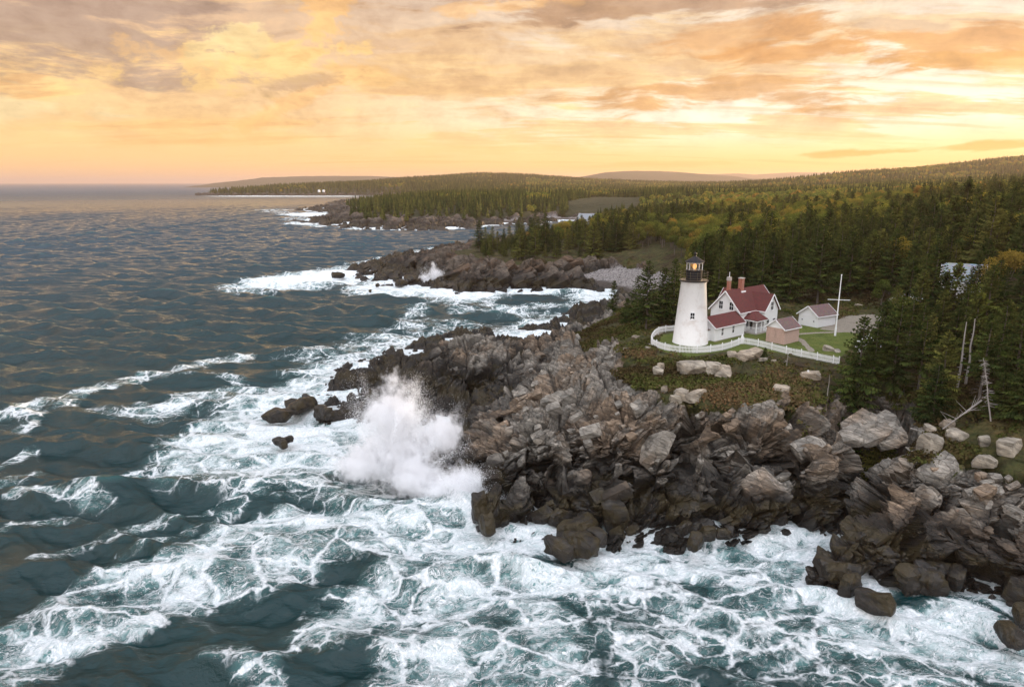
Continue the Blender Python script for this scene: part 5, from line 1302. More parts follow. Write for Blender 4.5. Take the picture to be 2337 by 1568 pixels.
MEADOW = [Q(1300,600), Q(1440,600), Q(1460,900), Q(1360,1000), Q(1290,800)]
MEADOW2 = [P(1095,497,4), P(1140,497,4), P(1150,488,6), P(1090,487,6)]
def forest_ok(x, y, h):
    d = np.hypot(x, y)
    near = inpoly(x, y, NEARF)
    ok = np.where(d < 175, near, h > np.where(d > 480, 3.6, 5.6))
    ok &= ~inpoly(x, y, CLEARB) & ~inpoly(x, y, BEACH) & ~inpoly(x, y, STATION)
    ok &= ~((d > 175) & (d < 480) & inpoly(x, y, [P(900,600,0), P(1095,560,6), P(1093,590,6), P(1250,606,7.4), P(1340,608,5), P(1340,645,0), P(1000,680,0)]))
    ok &= ~inpoly(x, y, MEADOW)
    ok &= np.where(d > 480, h > 3.6, True)
    return ok
HERO = [  # kind, u, v of the foot, height, variant, label
 ('spruce',1950,938,12.2,0,'big dark spruce at the cliff edge where the fence ends'),
 ('spruce',2032,905,13.0,3,'tall broad spruce right of the small white shed'),
 ('spruce',1985,925,10.0,5,'leggy spruce with bare lower trunk between two big spruces'),
 ('spruce',2095,895,9.5,5,'thin-crowned spruce with a bare pale trunk above the gully'),
 ('spruce',2232,925,10.8,5,'sparse spruce with grey dead lower branches near the right edge'),
 ('spruce',2310,900,10.0,4,'narrow young spruce at the right edge of the wood'),
 ('spruce',2332,955,8.2,2,'low bushy spruce at the far right edge above the cliff'),
 ('spruce',2280,945,5.0,6,'small spruce in front of the dark wood at right'),
 ('spruce',1400,714,8.0,4,'lone ragged spruce left of the lighthouse above the cove'),
 ('spruce',1452,742,9.6,1,'leftmost dark spruce of the clump beside the lighthouse'),
 ('spruce',1474,750,12.2,3,'tallest dark spruce of the clump beside the lighthouse'),
 ('spruce',1430,735,5.0,6,'short spruce at the foot of the clump beside the lighthouse'),
 ('spruce',1512,742,10.5,0,'spruce just left of the lighthouse tower'),
 ('spruce',1535,738,12.0,1,'spruce half hidden behind the lighthouse tower'),
 ('spruce',1865,690,15.5,3,'huge spruce standing behind the white garage'),
 ('spruce',1800,688,13.0,0,'large spruce behind the house between garage and chimney'),
 ('spruce',1735,682,12.5,1,'spruce directly behind the house chimney'),
 ('spruce',1935,672,13.0,0,'spruce behind the signal mast crossarm'),
 ('spruce',2068,735,11.5,0,'spruce hiding the white shed with pale roof'),
 ('spruce',2120,735,13.5,3,'wind-worn spruce below the grey-roofed cottage'),
 ('spruce',1745,820,1.9,6,'tiny spruce growing against the picket fence'),
 ('broad',2250,700,8.0,1,'golden broadleaf tree beside the grey-roofed cottage'),
 ('broad',2290,690,8.5,0,'yellow broadleaf tree near the cottage at the right edge'),
 ('broad',2010,700,5.0,3,'round green bush-like tree left of the half hidden shed'),
 ('dead',2184,893,8.6,1,'bare grey snag standing before the dark wood'),
 ('dead',2203,882,8.5,1,'taller bare snag with broken top beside another snag'),
 ('dead',2262,960,7.0,2,'leaning dead spruce skeleton at the right edge of the cliff'),
 ('dead',1795,838,2.6,3,'small leafless bush-like tree below the picket fence'),
 ('dead',1888,905,3.0,1,'short pale snag at the edge of the heath'),
 ('dead',1945,975,4.4,1,'bare white trunk under the big cliff edge spruce'),
]
ORD = ['leftmost', 'second', 'third', 'fourth', 'fifth', 'sixth', 'seventh', 'eighth', 'ninth', 'tenth', 'eleventh', 'twelfth']
def name_by_place(groups):
    """things with the same look at the same spot are told apart by their order from the left"""
    for (lab, zn), lst in groups.items():
        lst.sort(key=lambda q: q[0])
        if 1 < len(lst) <= 12:
            for i, (_, o_) in enumerate(lst): o_['label'] = (lab+' '+zn+', '+('leftmost' if i == 0 else 'rightmost' if i == len(lst)-1 else ORD[i]+' from left'))
placed = []
def ground_hit(u, v, z0=10.0):
    z = z0
    for _ in range(12):
        x, y = P(u, v, z); z = 0.5*z+0.5*gz(x, y)
    return x, y, gz(x, y)
if 'trees' not in SKIP:
    for kind, u, v, h_, var, lab in HERO:
        x, y, z = ground_hit(u, v)
        nom = (SPV if kind == 'spruce' else BRV if kind == 'broad' else DEADV)[var][-1]
        grp = None
        plant({'broad': 'broadleaf'}.get(kind, kind), x, y, z-0.15, h_/nom, rsT.rand()*6.28, var, lab, grp, lean=0.22 if 'leaning' in lab else 0.0, shade=0.88 if 'golden' in lab or 'yellow' in lab else 0.05 if 'green' in lab else 0.25); placed.append((x, y))
    # scatter candidates on jittered rings
    def candidates(d0, d1, sp, amin, amax, seed):
        rs = np.random.RandomState(seed)
        xs = np.arange(amin*d1-20, amax*d1+20, sp); ys = np.arange(d0, d1, sp)
        gx_, gy_ = np.meshgrid(xs, ys); gx_ = gx_.ravel()+rs.uniform(-.45, .45, gx_.size)*sp; gy_ = gy_.ravel()+rs.uniform(-.45, .45, gy_.size)*sp
        a = gx_/gy_; m_ = (a > amin) & (a < amax); gx_, gy_ = gx_[m_], gy_[m_]
        h_ = land(gx_, gy_); ok = forest_ok(gx_, gy_, h_); return gx_[ok], gy_[ok], h_[ok]
    cx1, cy1, ch1 = candidates(66, 190, 3.9, -0.1, 0.86, 1)
    cx2, cy2, ch2 = candidates(190, 520, 4.9, -0.12, 0.86, 2)
    cx_, cy_, ch_ = np.concatenate([cx1, cx2]), np.concatenate([cy1, cy2]), np.concatenate([ch1, ch2])
    ph_ = np.array(placed)
    far_ok = np.ones(len(cx_), bool)
    for hx_, hy_ in ph_: far_ok &= np.hypot(cx_-hx_, cy_-hy_) > 2.6
    # houses keep their ground
    for o_ in [o_ for o_ in bpy.data.objects if o_.get('category') in ('house', 'shed', 'barn', 'garage')]: far_ok &= np.hypot(cx_-o_.location.x, cy_-o_.location.y) > (6.5 if o_.get('category') == 'house' else 4.5)
    cx_, cy_, ch_ = cx_[far_ok], cy_[far_ok], ch_[far_ok]
    dd_ = np.hypot(cx_, cy_)
    U, Vv = unproj(cx_, cy_, ch_+7)
    inview = (U > -20) & (U < 2380) & (Vv > 380) & (Vv < 1100)
    bn = fbm(cx_/34, cy_/34, 0*cx_, 3, 88)+0.35*sst(dd_, 150, 330)+0.12*fbm(cx_/7, cy_/7, 0*cx_, 2, 89) - 0.35*inpoly(cx_, cy_, [P(1050,600,6), P(1300,625,6), P(1450,560,9), P(1600,520,12), P(1500,505,9), P(1300,525,2), P(1100,545,2)]) - 0.3*(dd_ < 135)
    isb = bn > 0.25
    hs_ = np.where(isb, rsT.uniform(6.5, 10.0, len(cx_)), rsT.normal(10.2, 1.9, len(cx_)))*np.where(dd_ < 150, 0.92, 1.0)*np.where((dd_ < 150) & (U > 1990), 0.82, 1.0)
    order = np.argsort(dd_)
    cnt = {'spruce': len([1 for q in HERO if q[0] == 'spruce']), 'broad': len([1 for q in HERO if q[0] == 'broad'])}
    rest = {}; to_name = {}
    def zone(u, v, d, x):
        if d > 200 and u < 1345: return 'on the rocky point across the cove'
        if u < 1480: return 'on the slope above the cobble beach'
        if d > 400: return 'far back in the wood ' + ('left of the tower' if u < 1585 else 'above the house roof' if u < 1830 else 'above the signal mast' if u < 2060 else 'at the right')
        if d > 260: return 'midway back in the wood ' + ('over the lighthouse lantern' if u < 1680 else 'over the chimneys' if u < 1850 else 'over the signal mast' if u < 2060 else 'over the grey-roofed cottage' if u < 2230 else 'at the right edge')
        if d < 105: return 'on the brink of the right-hand cliff' if v > 800 else 'above the right-hand cliff'
        if d < 150 and u > 1940: return 'below the half hidden shed' if u < 2140 else 'below the grey-roofed cottage'
        if u < 1640: return 'beside and behind the lighthouse tower'
        if u < 1790: return 'directly behind the house'
        if u < 1960: return 'behind the garage'
        if u < 2140: return 'round the half hidden white shed'
        return 'behind the grey-roofed cottage'
    for i in order:
        k = 'broad' if isb[i] else 'spruce'
        x, y, h_ = cx_[i], cy_[i], hs_[i]
        if k == 'spruce':
            var = rsT.choice([0, 1, 3, 4, 5, 0, 1, 2]) if dd_[i] < 135 else rsT.choice([0, 1, 2, 3, 4, 6])
            if dd_[i] < 95 and h_ < 8: var = 6
        else: var = rsT.randint(4)
        nom = (BRV if k == 'broad' else SPV)[var][2]
        rz = rsT.rand()*6.28; s = max(0.4, h_/nom); shd = rsT.rand()
        if k == 'spruce': shd = shd**1.5
        if dd_[i] > 200 and U[i] < 1345:
            if rsT.rand() < 0.35: continue
            s *= rsT.uniform(0.45, 0.98); shd *= 0.45; var = rsT.choice([1, 4, 0, 3]) if k == 'spruce' else var
        if inview[i] and cnt[k] < 298:
            cnt[k] += 1; zn = zone(U[i], Vv[i], dd_[i], x)
            if k == 'spruce': lab = ('tall ' if h_ > 10.6 else 'short ' if h_ < 8.2 else 'mid-sized ')+{0: 'full', 1: 'pointed', 2: 'bushy', 3: 'broad', 4: 'slender', 5: 'bare-legged', 6: 'squat'}[var]+' spruce'
            else: lab = ('green' if shd < 0.25 else 'olive' if shd < 0.5 else 'yellow-green' if shd < 0.75 else 'golden')+(' wide' if var in (1, 3) else ' narrow')+' broadleaf tree'
            to_name.setdefault((lab, zn), []).append((U[i], plant('broadleaf' if k == 'broad' else 'spruce', x, y, ch_[i]-0.2, s, rz, var, lab+' '+zn, ('spruces ' if k == 'spruce' else 'broadleaf trees ')+zn, shade=shd)))
        else: rest.setdefault((k, var), []).append((x, y, ch_[i]-0.2, s, rz))
    name_by_place(to_name)
    print('trees', cnt, sum(len(v) for v in rest.values()), time.time()-_t)

    def gn_scatter(name, groups, label, cat='trees'):
        """one object that instances several tree meshes over its points"""
        pts = []; idx = []; sc = []; rz = []
        for gi, (_, lst) in enumerate(groups):
            for (x, y, z, s, r) in lst: pts.append((x, y, z)); idx.append(gi); sc.append(s); rz.append(r)
        me = bpy.data.meshes.new(name); me.vertices.add(len(pts)); me.vertices.foreach_set('co', np.array(pts, np.float32).ravel())
        for an, ty, av in (('gi', 'INT', np.array(idx, np.int32)), ('sc', 'FLOAT', np.array(sc, np.float32)), ('rz', 'FLOAT', np.array(rz, np.float32))):
            me.attributes.new(an, ty, 'POINT').data.foreach_set('value', av)
        o_ = bpy.data.objects.new(name, me); COL.objects.link(o_)
        ng = bpy.data.node_groups.new(name, 'GeometryNodeTree'); ng.interface.new_socket('Geometry', in_out='INPUT', socket_type='NodeSocketGeometry'); ng.interface.new_socket('Geometry', in_out='OUTPUT', socket_type='NodeSocketGeometry')
        N_ = ng.nodes; L_ = ng.links; gi_ = N_.new('NodeGroupInput'); go = N_.new('NodeGroupOutput'); jn = N_.new('GeometryNodeJoinGeometry')
        def nattr(nm, ty):
            q = N_.new('GeometryNodeInputNamedAttribute'); q.data_type = ty; q.inputs[0].default_value = nm; return q.outputs[0]
        at_i, at_s, at_r = nattr('gi', 'INT'), nattr('sc', 'FLOAT'), nattr('rz', 'FLOAT')
        cxyz = N_.new('ShaderNodeCombineXYZ'); L_.new(at_r, cxyz.inputs[2])
        for g2, (objs, _) in enumerate(groups):
            cmp_ = N_.new('FunctionNodeCompare'); cmp_.data_type = 'INT'; cmp_.operation = 'EQUAL'
            ii = [s_ for s_ in cmp_.inputs if s_.enabled and s_.type == 'INT']; L_.new(at_i, ii[0]); ii[1].default_value = g2
            for ob in objs:
                io = N_.new('GeometryNodeInstanceOnPoints'); L_.new(gi_.outputs[0], io.inputs['Points']); L_.new(cmp_.outputs[0], io.inputs['Selection'])
                if isinstance(ob, bpy.types.Object):
                    oi = N_.new('GeometryNodeObjectInfo'); oi.inputs['Object'].default_value = ob; oi.transform_space = 'ORIGINAL'; oi.inputs['As Instance'].default_value = True
                    L_.new(oi.outputs['Geometry'], io.inputs['Instance'])
                else: L_.new(ob(N_, L_), io.inputs['Instance'])
                L_.new(at_s, io.inputs['Scale']); L_.new(cxyz.outputs[0], io.inputs['Rotation']); L_.new(io.outputs[0], jn.inputs[0])
        L_.new(jn.outputs[0], go.inputs[0])
        md = o_.modifiers.new('scatter', 'NODES'); md.node_group = ng
        return tag(o_, label, cat, kind='stuff')
    def crown_of(data): return next(o_ for o_ in bpy.data.objects if o_.data == data)
    for k, V_, nm, lab in (('spruce', SPV, 'spruce_forest', 'deep band of dark spruces in the forest beyond the nearer trees'), ('broad', BRV, 'broadleaf_forest', 'olive and golden broadleaf woods between the spruces further inland')):
        gs = [([crown_of(V_[var][0]), crown_of(V_[var][1])], lst) for (kk, var), lst in rest.items() if kk == k]
        if gs: gn_scatter(nm, gs, lab, 'forest')
    # far woods: small simple trees, seen a few pixels high
    fx1, fy1, fh1 = candidates(520, 1150, 7.0, -0.46, 0.86, 3)
    fx2, fy2, fh2 = candidates(1150, 3600, 14.0, -0.46, 0.86, 4)
    fx, fy, fh = np.concatenate([fx1, fx2]), np.concatenate([fy1, fy2]), np.concatenate([fh1, fh2])
    fs = rsT.uniform(0.75, 1.2, len(fx))*np.where(np.hypot(fx, fy) > 1150, 1.25, 1.0)
    fb = (fbm(fx/90, fy/90, 0*fx, 3, 55)+0.25*fbm(fx/15, fy/15, 0*fx, 2, 56)+np.where(fx/fy < 0.02, -0.3, 0.05)) > 0.12
    def lowcone(seed):
        rs = np.random.RandomState(seed); Qs = []; T = []; h_ = 11.5; n_ = 8
        for lv in range(7):
            z0 = h_*(0.06+0.13*lv); R = 2.5*(1-lv/7.2)
            for k in range(7):
                a = 6.28*k/7+lv*0.5+rs.normal(0, .1); R_ = R*rs.uniform(0.7, 1.15); w_ = 0.55
                Qs.append(((R_*math.cos(a-w_), R_*math.sin(a-w_), z0+rs.uniform(-.3, .3)), (R_*1.15*math.cos(a), R_*1.15*math.sin(a), z0-0.3), (R_*math.cos(a+w_), R_*math.sin(a+w_), z0+rs.uniform(-.3, .3)), (0, 0, z0+h_*0.24))); T.append(rs.uniform(.2, .7))
        return Qs, T
    def lowball(seed):
        rs = np.random.RandomState(seed); Qs = []; T = []
        for k in range(90):
            d = rs.normal(size=3); d /= np.linalg.norm(d); d[2] = abs(d[2])*1.1-0.15
            p = np.array([0, 0, 5.2])+d*np.array([2.9, 2.9, 3.2])*rs.uniform(0.8, 1.1)
            t1 = np.cross(d, rs.normal(size=3)); t1 /= np.linalg.norm(t1); t2 = np.cross(d, t1); s_ = rs.uniform(0.6, 1.0)
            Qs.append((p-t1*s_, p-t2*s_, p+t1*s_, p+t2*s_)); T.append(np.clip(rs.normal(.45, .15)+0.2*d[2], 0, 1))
        return Qs, T
    def lone(name, QT, mat, u, v, z, label, cat):
        x, y, zz = onland(u, v, z); o_ = bpy.data.objects.new(name, quads_mesh(name, QT[0], np.array(QT[1]), mat)); COL.objects.link(o_); o_.location = (x, y, zz-0.3)
        return tag(o_, label, cat)
    lc = lone('spruce_tree', lowcone(1), SPR, 838, 468, 8, 'first spruce standing at the seaward end of the second point', 'spruce tree')
    lc2 = lone('spruce_tree', lowcone(2), SPR, 845, 466, 8, 'second spruce from the seaward end of the second point', 'spruce tree')
    lb_ = lone('broadleaf_tree', lowball(3), BRD, 1300, 486, 4, 'round pale broadleaf tree left of the farmhouse meadow', 'broadleaf tree')
    gl = lambda msk: [(a, b2, c2-0.4, d2, e2) for a, b2, c2, d2, e2 in zip(fx[msk], fy[msk], fh[msk], fs[msk], rsT.uniform(0, 6.28, msk.sum()))]
    half = rsT.rand(len(fx)) < 0.5
    gn_scatter('distant_spruce_forest', [([lc], gl(~fb & half)), ([lc2], gl(~fb & ~half))], 'hazy dark conifer forest covering the far points and hills', 'forest')
    gn_scatter('distant_broadleaf_forest', [([lb_], gl(fb))], 'hazy olive deciduous forest on the valley floor and the right-hand hill', 'forest')
    print('far', len(fx), time.time()-_t)
# ------------------------------------------------------------------ far hills
def hill_mat():
    m, n, b, o = new_mat('wooded_hillside'); g = n.node('ShaderNodeNewGeometry').outputs['Position']
    a = n.noise(g, 0.004, 6, 0.6); c_ = n.noise(g, 0.03, 4, 0.7)
    n.set(b.inputs['Base Color'], n.mix(n.math('ADD', n.math('MULTIPLY', a, 0.6), n.math('MULTIPLY', c_, 0.4)), (0.020, 0.024, 0.012), (0.075, 0.062, 0.026))); b.inputs['Roughness'].default_value = 0.95
    bump = n.node('ShaderNodeBump', ins={'Strength': 1.0, 'Distance': 6.0, 'Height': n.noise(g, 0.05, 5, 0.7)}); n.set(b.inputs['Normal'], bump.outputs[0]); return m
HILLM = hill_mat()
def ridge(name, d, half, prof):
    """wooded ridge: crest heights from the skyline, at distance d, half metres thick each way"""
    us = np.linspace(prof[0][0], prof[-1][0], 260); vs = np.interp(us, [p[0] for p in prof], [p[1] for p in prof])
    for _ in range(6): vs[1:-1] = (vs[:-2]+vs[1:-1]*2+vs[2:])/4
    ang = np.arctan((CY-vs)/F)-PITCH; z = CAMH+d*np.tan(ang)/1.0; x = (us-CX)/F*d*1.027
    t = np.linspace(-1, 1, 33); T_, X_ = np.meshgrid(t, x, indexing='ij'); Z_ = np.meshgrid(t, z, indexing='ij')[1]
    Y_ = d+T_*half+fbm(X_/900, T_*2, 0*X_, 3, 5)*half*0.25
    prof_ = np.cos(T_*math.pi/2)**0.9
    zz = -3+(Z_+3)*prof_ + fbm(X_/260, Y_/260, 0*X_, 4, 6)*z.max()*0.10*(1-prof_)*prof_*4 + fbm(X_/60, Y_/60, 0*X_, 3, 8)*3*prof_
    o_ = mesh_np(name, np.stack([X_, Y_, zz], -1).reshape(-1, 3), grid_faces(len(t), len(x))[:, ::-1], HILLM, smooth=True); return tag(o_, kind='structure')
ridge('hills', 6200, 1200, [(585, 419), (612, 411), (650, 406), (720, 403.5), (800, 402.5), (880, 403), (960, 407), (1100, 413), (1200, 419)])
ridge('hills', 5600, 1100, [(1180, 419), (1260, 408), (1320, 404), (1370, 394), (1420, 390.5), (1480, 391), (1540, 394), (1600, 400), (1680, 409), (1740, 414), (1850, 419)])
ridge('hills', 10500, 2000, [(1500, 418), (1580, 399), (1640, 397), (1680, 402), (1700, 398), (1760, 394.5), (1820, 394.5), (1900, 396), (1960, 396), (2040, 399), (2200, 408), (2350, 417)])

# ------------------------------------------------------------------ boulders lying on the headland and in the surf
CG9 = cube_grid(10)
def boulder(x, y, z, sx, sy, sz, label, group=None, seed=0, rz=0.0, name='boulder', mat=None, sink=0.3):
    rs = np.random.RandomState(seed); v, f = rock_shape(rs, sx, sy, sz, CG9, cuts=7 if name == 'surf_rock' else 10, rough=0.16 if name == 'surf_rock' else 0.09, roundness=0.42 if name == 'surf_rock' else 0.2)
    o_ = mesh_np(name, v, f, mat or LOOSE); o_.location = (x, y, z+sz*(0.5-sink)); o_.rotation_euler = (rs.normal()*0.12, rs.normal()*0.12, rz+rs.rand()*6)
    return tag(o_, label, 'boulder' if name == 'boulder' else 'rock', group)
if 'rocks' not in SKIP:
    for i, (u, v, w_, h_, lab) in enumerate([
        (1575, 848, 4.6, 1.9, 'large domed grey boulder split by cracks, lower left of the lighthouse fence'),
        (1622, 852, 2.6, 1.5, 'rounded boulder touching the right side of the large domed one'),
        (1652, 858, 3.0, 1.3, 'long brown-grey boulder furthest right in the domed boulder group'),
        (1710, 818, 3.8, 1.3, 'broad flat grey boulder just below the picket fence'),
        (1670, 816, 1.3, 0.9, 'small pale boulder left of the broad flat one below the fence'),
        (1890, 800, 1.7, 0.8, 'pale boulder on the lawn near the end of the straight fence'),
        (1910, 803, 1.1, 0.4, 'low flat rock beside the pale lawn boulder'),
        (1780, 893, 2.3, 0.8, 'pale pointed boulder alone in the brown heath'),
        (1590, 907, 3.2, 0.9, 'long pale slab lying across the grass above the cliff'),
        (1555, 905, 2.2, 0.9, 'blocky pale stone left of the long pale slab'),
        (1508, 842, 1.0, 0.9, 'stone perched on top of the crag left of the domed boulder'),
        (1502, 856, 1.4, 1.2, 'upright stone leaning on the crag left of the domed boulder'),
        (1515, 893, 0.7, 0.9, 'short upright white stone in the brown grass'),
        (1543, 898, 0.8, 0.4, 'little white stone in the brown grass'),
        (1850, 862, 2.4, 0.9, 'rounded tan boulder beside the thin white marker post'),
        (1740, 822, 1.3, 0.4, 'flat white stone on the bank below the straight fence'),
        (1765, 826, 1.0, 0.35, 'second flat white stone on the bank below the straight fence'),
        (1960, 700, 1.5, 0.6, 'white-topped rock beside the gravel turning area'),
        (1480, 800, 1.1, 0.6, 'grey stone on the grass left of the lighthouse footing wall'),
        (1430, 800, 0.9, 0.5, 'small grey stone on the grassy bank above the crags'),
        (1450, 772, 1.3, 0.5, 'flat pale stone in the grass near the bushes'),
        (2180, 1000, 2.4, 0.9, 'square pale boulder on the brown bank at the right'),
        (2125, 985, 1.6, 0.7, 'small grey boulder near the driftwood at the right'),
        (2160, 975, 1.6, 0.9, 'rounded grey boulder under the fallen tree'),
        (2245, 1015, 1.0, 1.0, 'small pale upright stone on the right-hand bank'),
        (2300, 1025, 2.6, 1.2, 'rounded grey boulder at the right edge above the cliff'),
        (1905, 965, 1.2, 0.5, 'white stone lying at the brink of the gully'),
        (1540, 960, 1.6, 1.0, 'grey boulder wedged below the grassy crown of the cliff'),
        (2245, 1060, 2.2, 1.0, 'pale angular boulder on the shelf at the right'),
        (2120, 1030, 2.4, 1.9, 'orange-tinted block standing on the right-hand shelf')]):
        x, y, z = ground_hit(u, v)
        boulder(x, y, z, w_, w_*0.72, h_*1.25, lab, 'boulders lying on the headland' if True else None, seed=300+i, sink=0.25)
    SKER = [(640,950,4.2,1.0),(688,930,4.6,1.1),(672,925,2.4,.7),(738,948,2.8,1.2),(700,908,1.4,.4),(640,1012,2.0,.5),(655,1005,1.4,.4),(890,940,1.2,.6),(1278,1190,2.4,1.2),(1095,1180,2.6,2.3),(1112,1210,1.9,1.6),
        (1318,1218,3.6,1.4),(1275,1262,2.6,1.1),(1322,1255,3.2,1.5),(1400,1192,4.0,2.2),(1352,1228,2.6,1.0),(1268,1170,1.6,.8),(1560,1215,1.7,.9),(1590,1208,1.2,.6),(1612,1222,1.5,.8),(1650,1222,1.2,.5),(1668,1215,1.0,.5),(1588,1245,1.9,1.0),(1535,1228,0.9,.5),
        (1905,1165,1.4,.7),(1888,1178,1.7,.8),(1870,1160,1.0,.5),(1845,1190,1.0,.4),(1888,1305,2.4,.9),(1925,1318,2.4,1.2),(1940,1340,2.0,1.0),(1990,1375,2.8,1.0),(2085,1330,3.0,1.3),(2120,1340,2.6,1.2),(2150,1315,2.6,1.0),(2180,1325,2.2,1.0),(2110,1310,2.6,1.0),(2325,1365,2.6,1.8),(2330,1412,1.6,.9),(2310,1450,2.6,.8),(2020,1290,2.2,.8),
        (770,632,4.5,1.6),(915,650,4.0,1.4),(935,640,6.0,1.6),(905,640,2.6,1.0),(1070,657,4.5,1.6),(1050,652,3.5,1.3),(862,652,1.6,.6),(1030,645,1.8,1.4),(835,612,1.4,.6),(845,665,1.0,.4),(800,872,2.2,.7),(783,862,1.4,.4),(772,508,7.0,2.4),(788,512,4.5,1.6),(755,507,4.5,1.2),(812,513,5,1.8)]
    rk_ = {}
    for i, (u, v, w_, h_) in enumerate(SKER):
        x, y = P(u, v, 0.2)
        if v < 530: wh = 'off the second point'
        elif v < 670: wh = 'below the first rocky point'
        elif v < 1030: wh = 'off the western spur'
        elif u < 1700: wh = 'under the middle of the cliff'
        elif v < 1200: wh = 'in the gully mouth'
        else: wh = 'under the right-hand cliff'
        sz_ = 'big' if w_ > (2.7 if v > 700 else 4.4) else 'small' if w_ < (2.1 if v > 700 else 2.0) else 'middling'
        rk_.setdefault((f'{sz_} wet black rock', wh), []).append((u, o_ := boulder(x, y, -0.1, w_*1.15, w_*0.6, h_*1.2+0.5, f'{sz_} wet black rock {wh}', f'wet black rocks {wh}', seed=500+i, name='surf_rock', rz=0, sink=0.12)))

if 'rocks' not in SKIP: name_by_place(rk_)
# marker post, driftwood, fallen tree
x, y, z = ground_hit(1843, 862); tag(MB().box(-0.09, 0.09, -0.09, 0.09, -0.3, 1.0).build('marker_post', M_TRIM), 'thin white marker post in the heath beside a tan boulder', 'post').location = (x, y, z)
rsd = np.random.RandomState(3); dl_ = {}
for i, (u, v) in enumerate([(1955,1005),(1985,1002),(2005,1000),(1930,985),(2030,1008),(1965,1015),(2015,1015),(1945,992),(2095,990),(2050,1000)]):
    x, y, z = ground_hit(u, v); L_ = rsd.uniform(0.9, 2.2); a = rsd.uniform(0, 3.1)
    dl_.setdefault(('bleached driftwood log', 'strewn above the sea cave'), []).append((u, tag(MB().tube((-L_/2*math.cos(a), -L_/2*math.sin(a), 0.05), (L_/2*math.cos(a), L_/2*math.sin(a), 0.15+rsd.uniform(0, .3)), 0.10, 0.06, 7).build('driftwood_log', M_DEAD), 'bleached driftwood log strewn above the sea cave', 'driftwood', 'driftwood strewn above the sea cave'))); dl_[('bleached driftwood log', 'strewn above the sea cave')][-1][1].location = (x, y, z+0.6)
name_by_place(dl_)
x, y, z = ground_hit(2150, 985); x2, y2, z2 = ground_hit(2235, 945)
ft = MB(); a_ = Vector((0, 0, 0.3)); b_2 = Vector((x2-x, y2-y, z2-z+1.6)); ft.tube(a_, b_2, 0.05, 0.10, 8)
for k in range(16):
    t_ = rsd.uniform(0.1, 0.85); p_ = a_.lerp(b_2, t_); ft.tube(p_, p_+Vector((rsd.normal()*0.9, rsd.normal()*0.5, rsd.uniform(0.2, 1.4))), 0.035, 0.01, 4)
tag(ft.build('fallen_tree', M_DEAD), 'grey fallen tree with bare branches lying at the edge of the wood', 'fallen tree').location = (x, y, z)

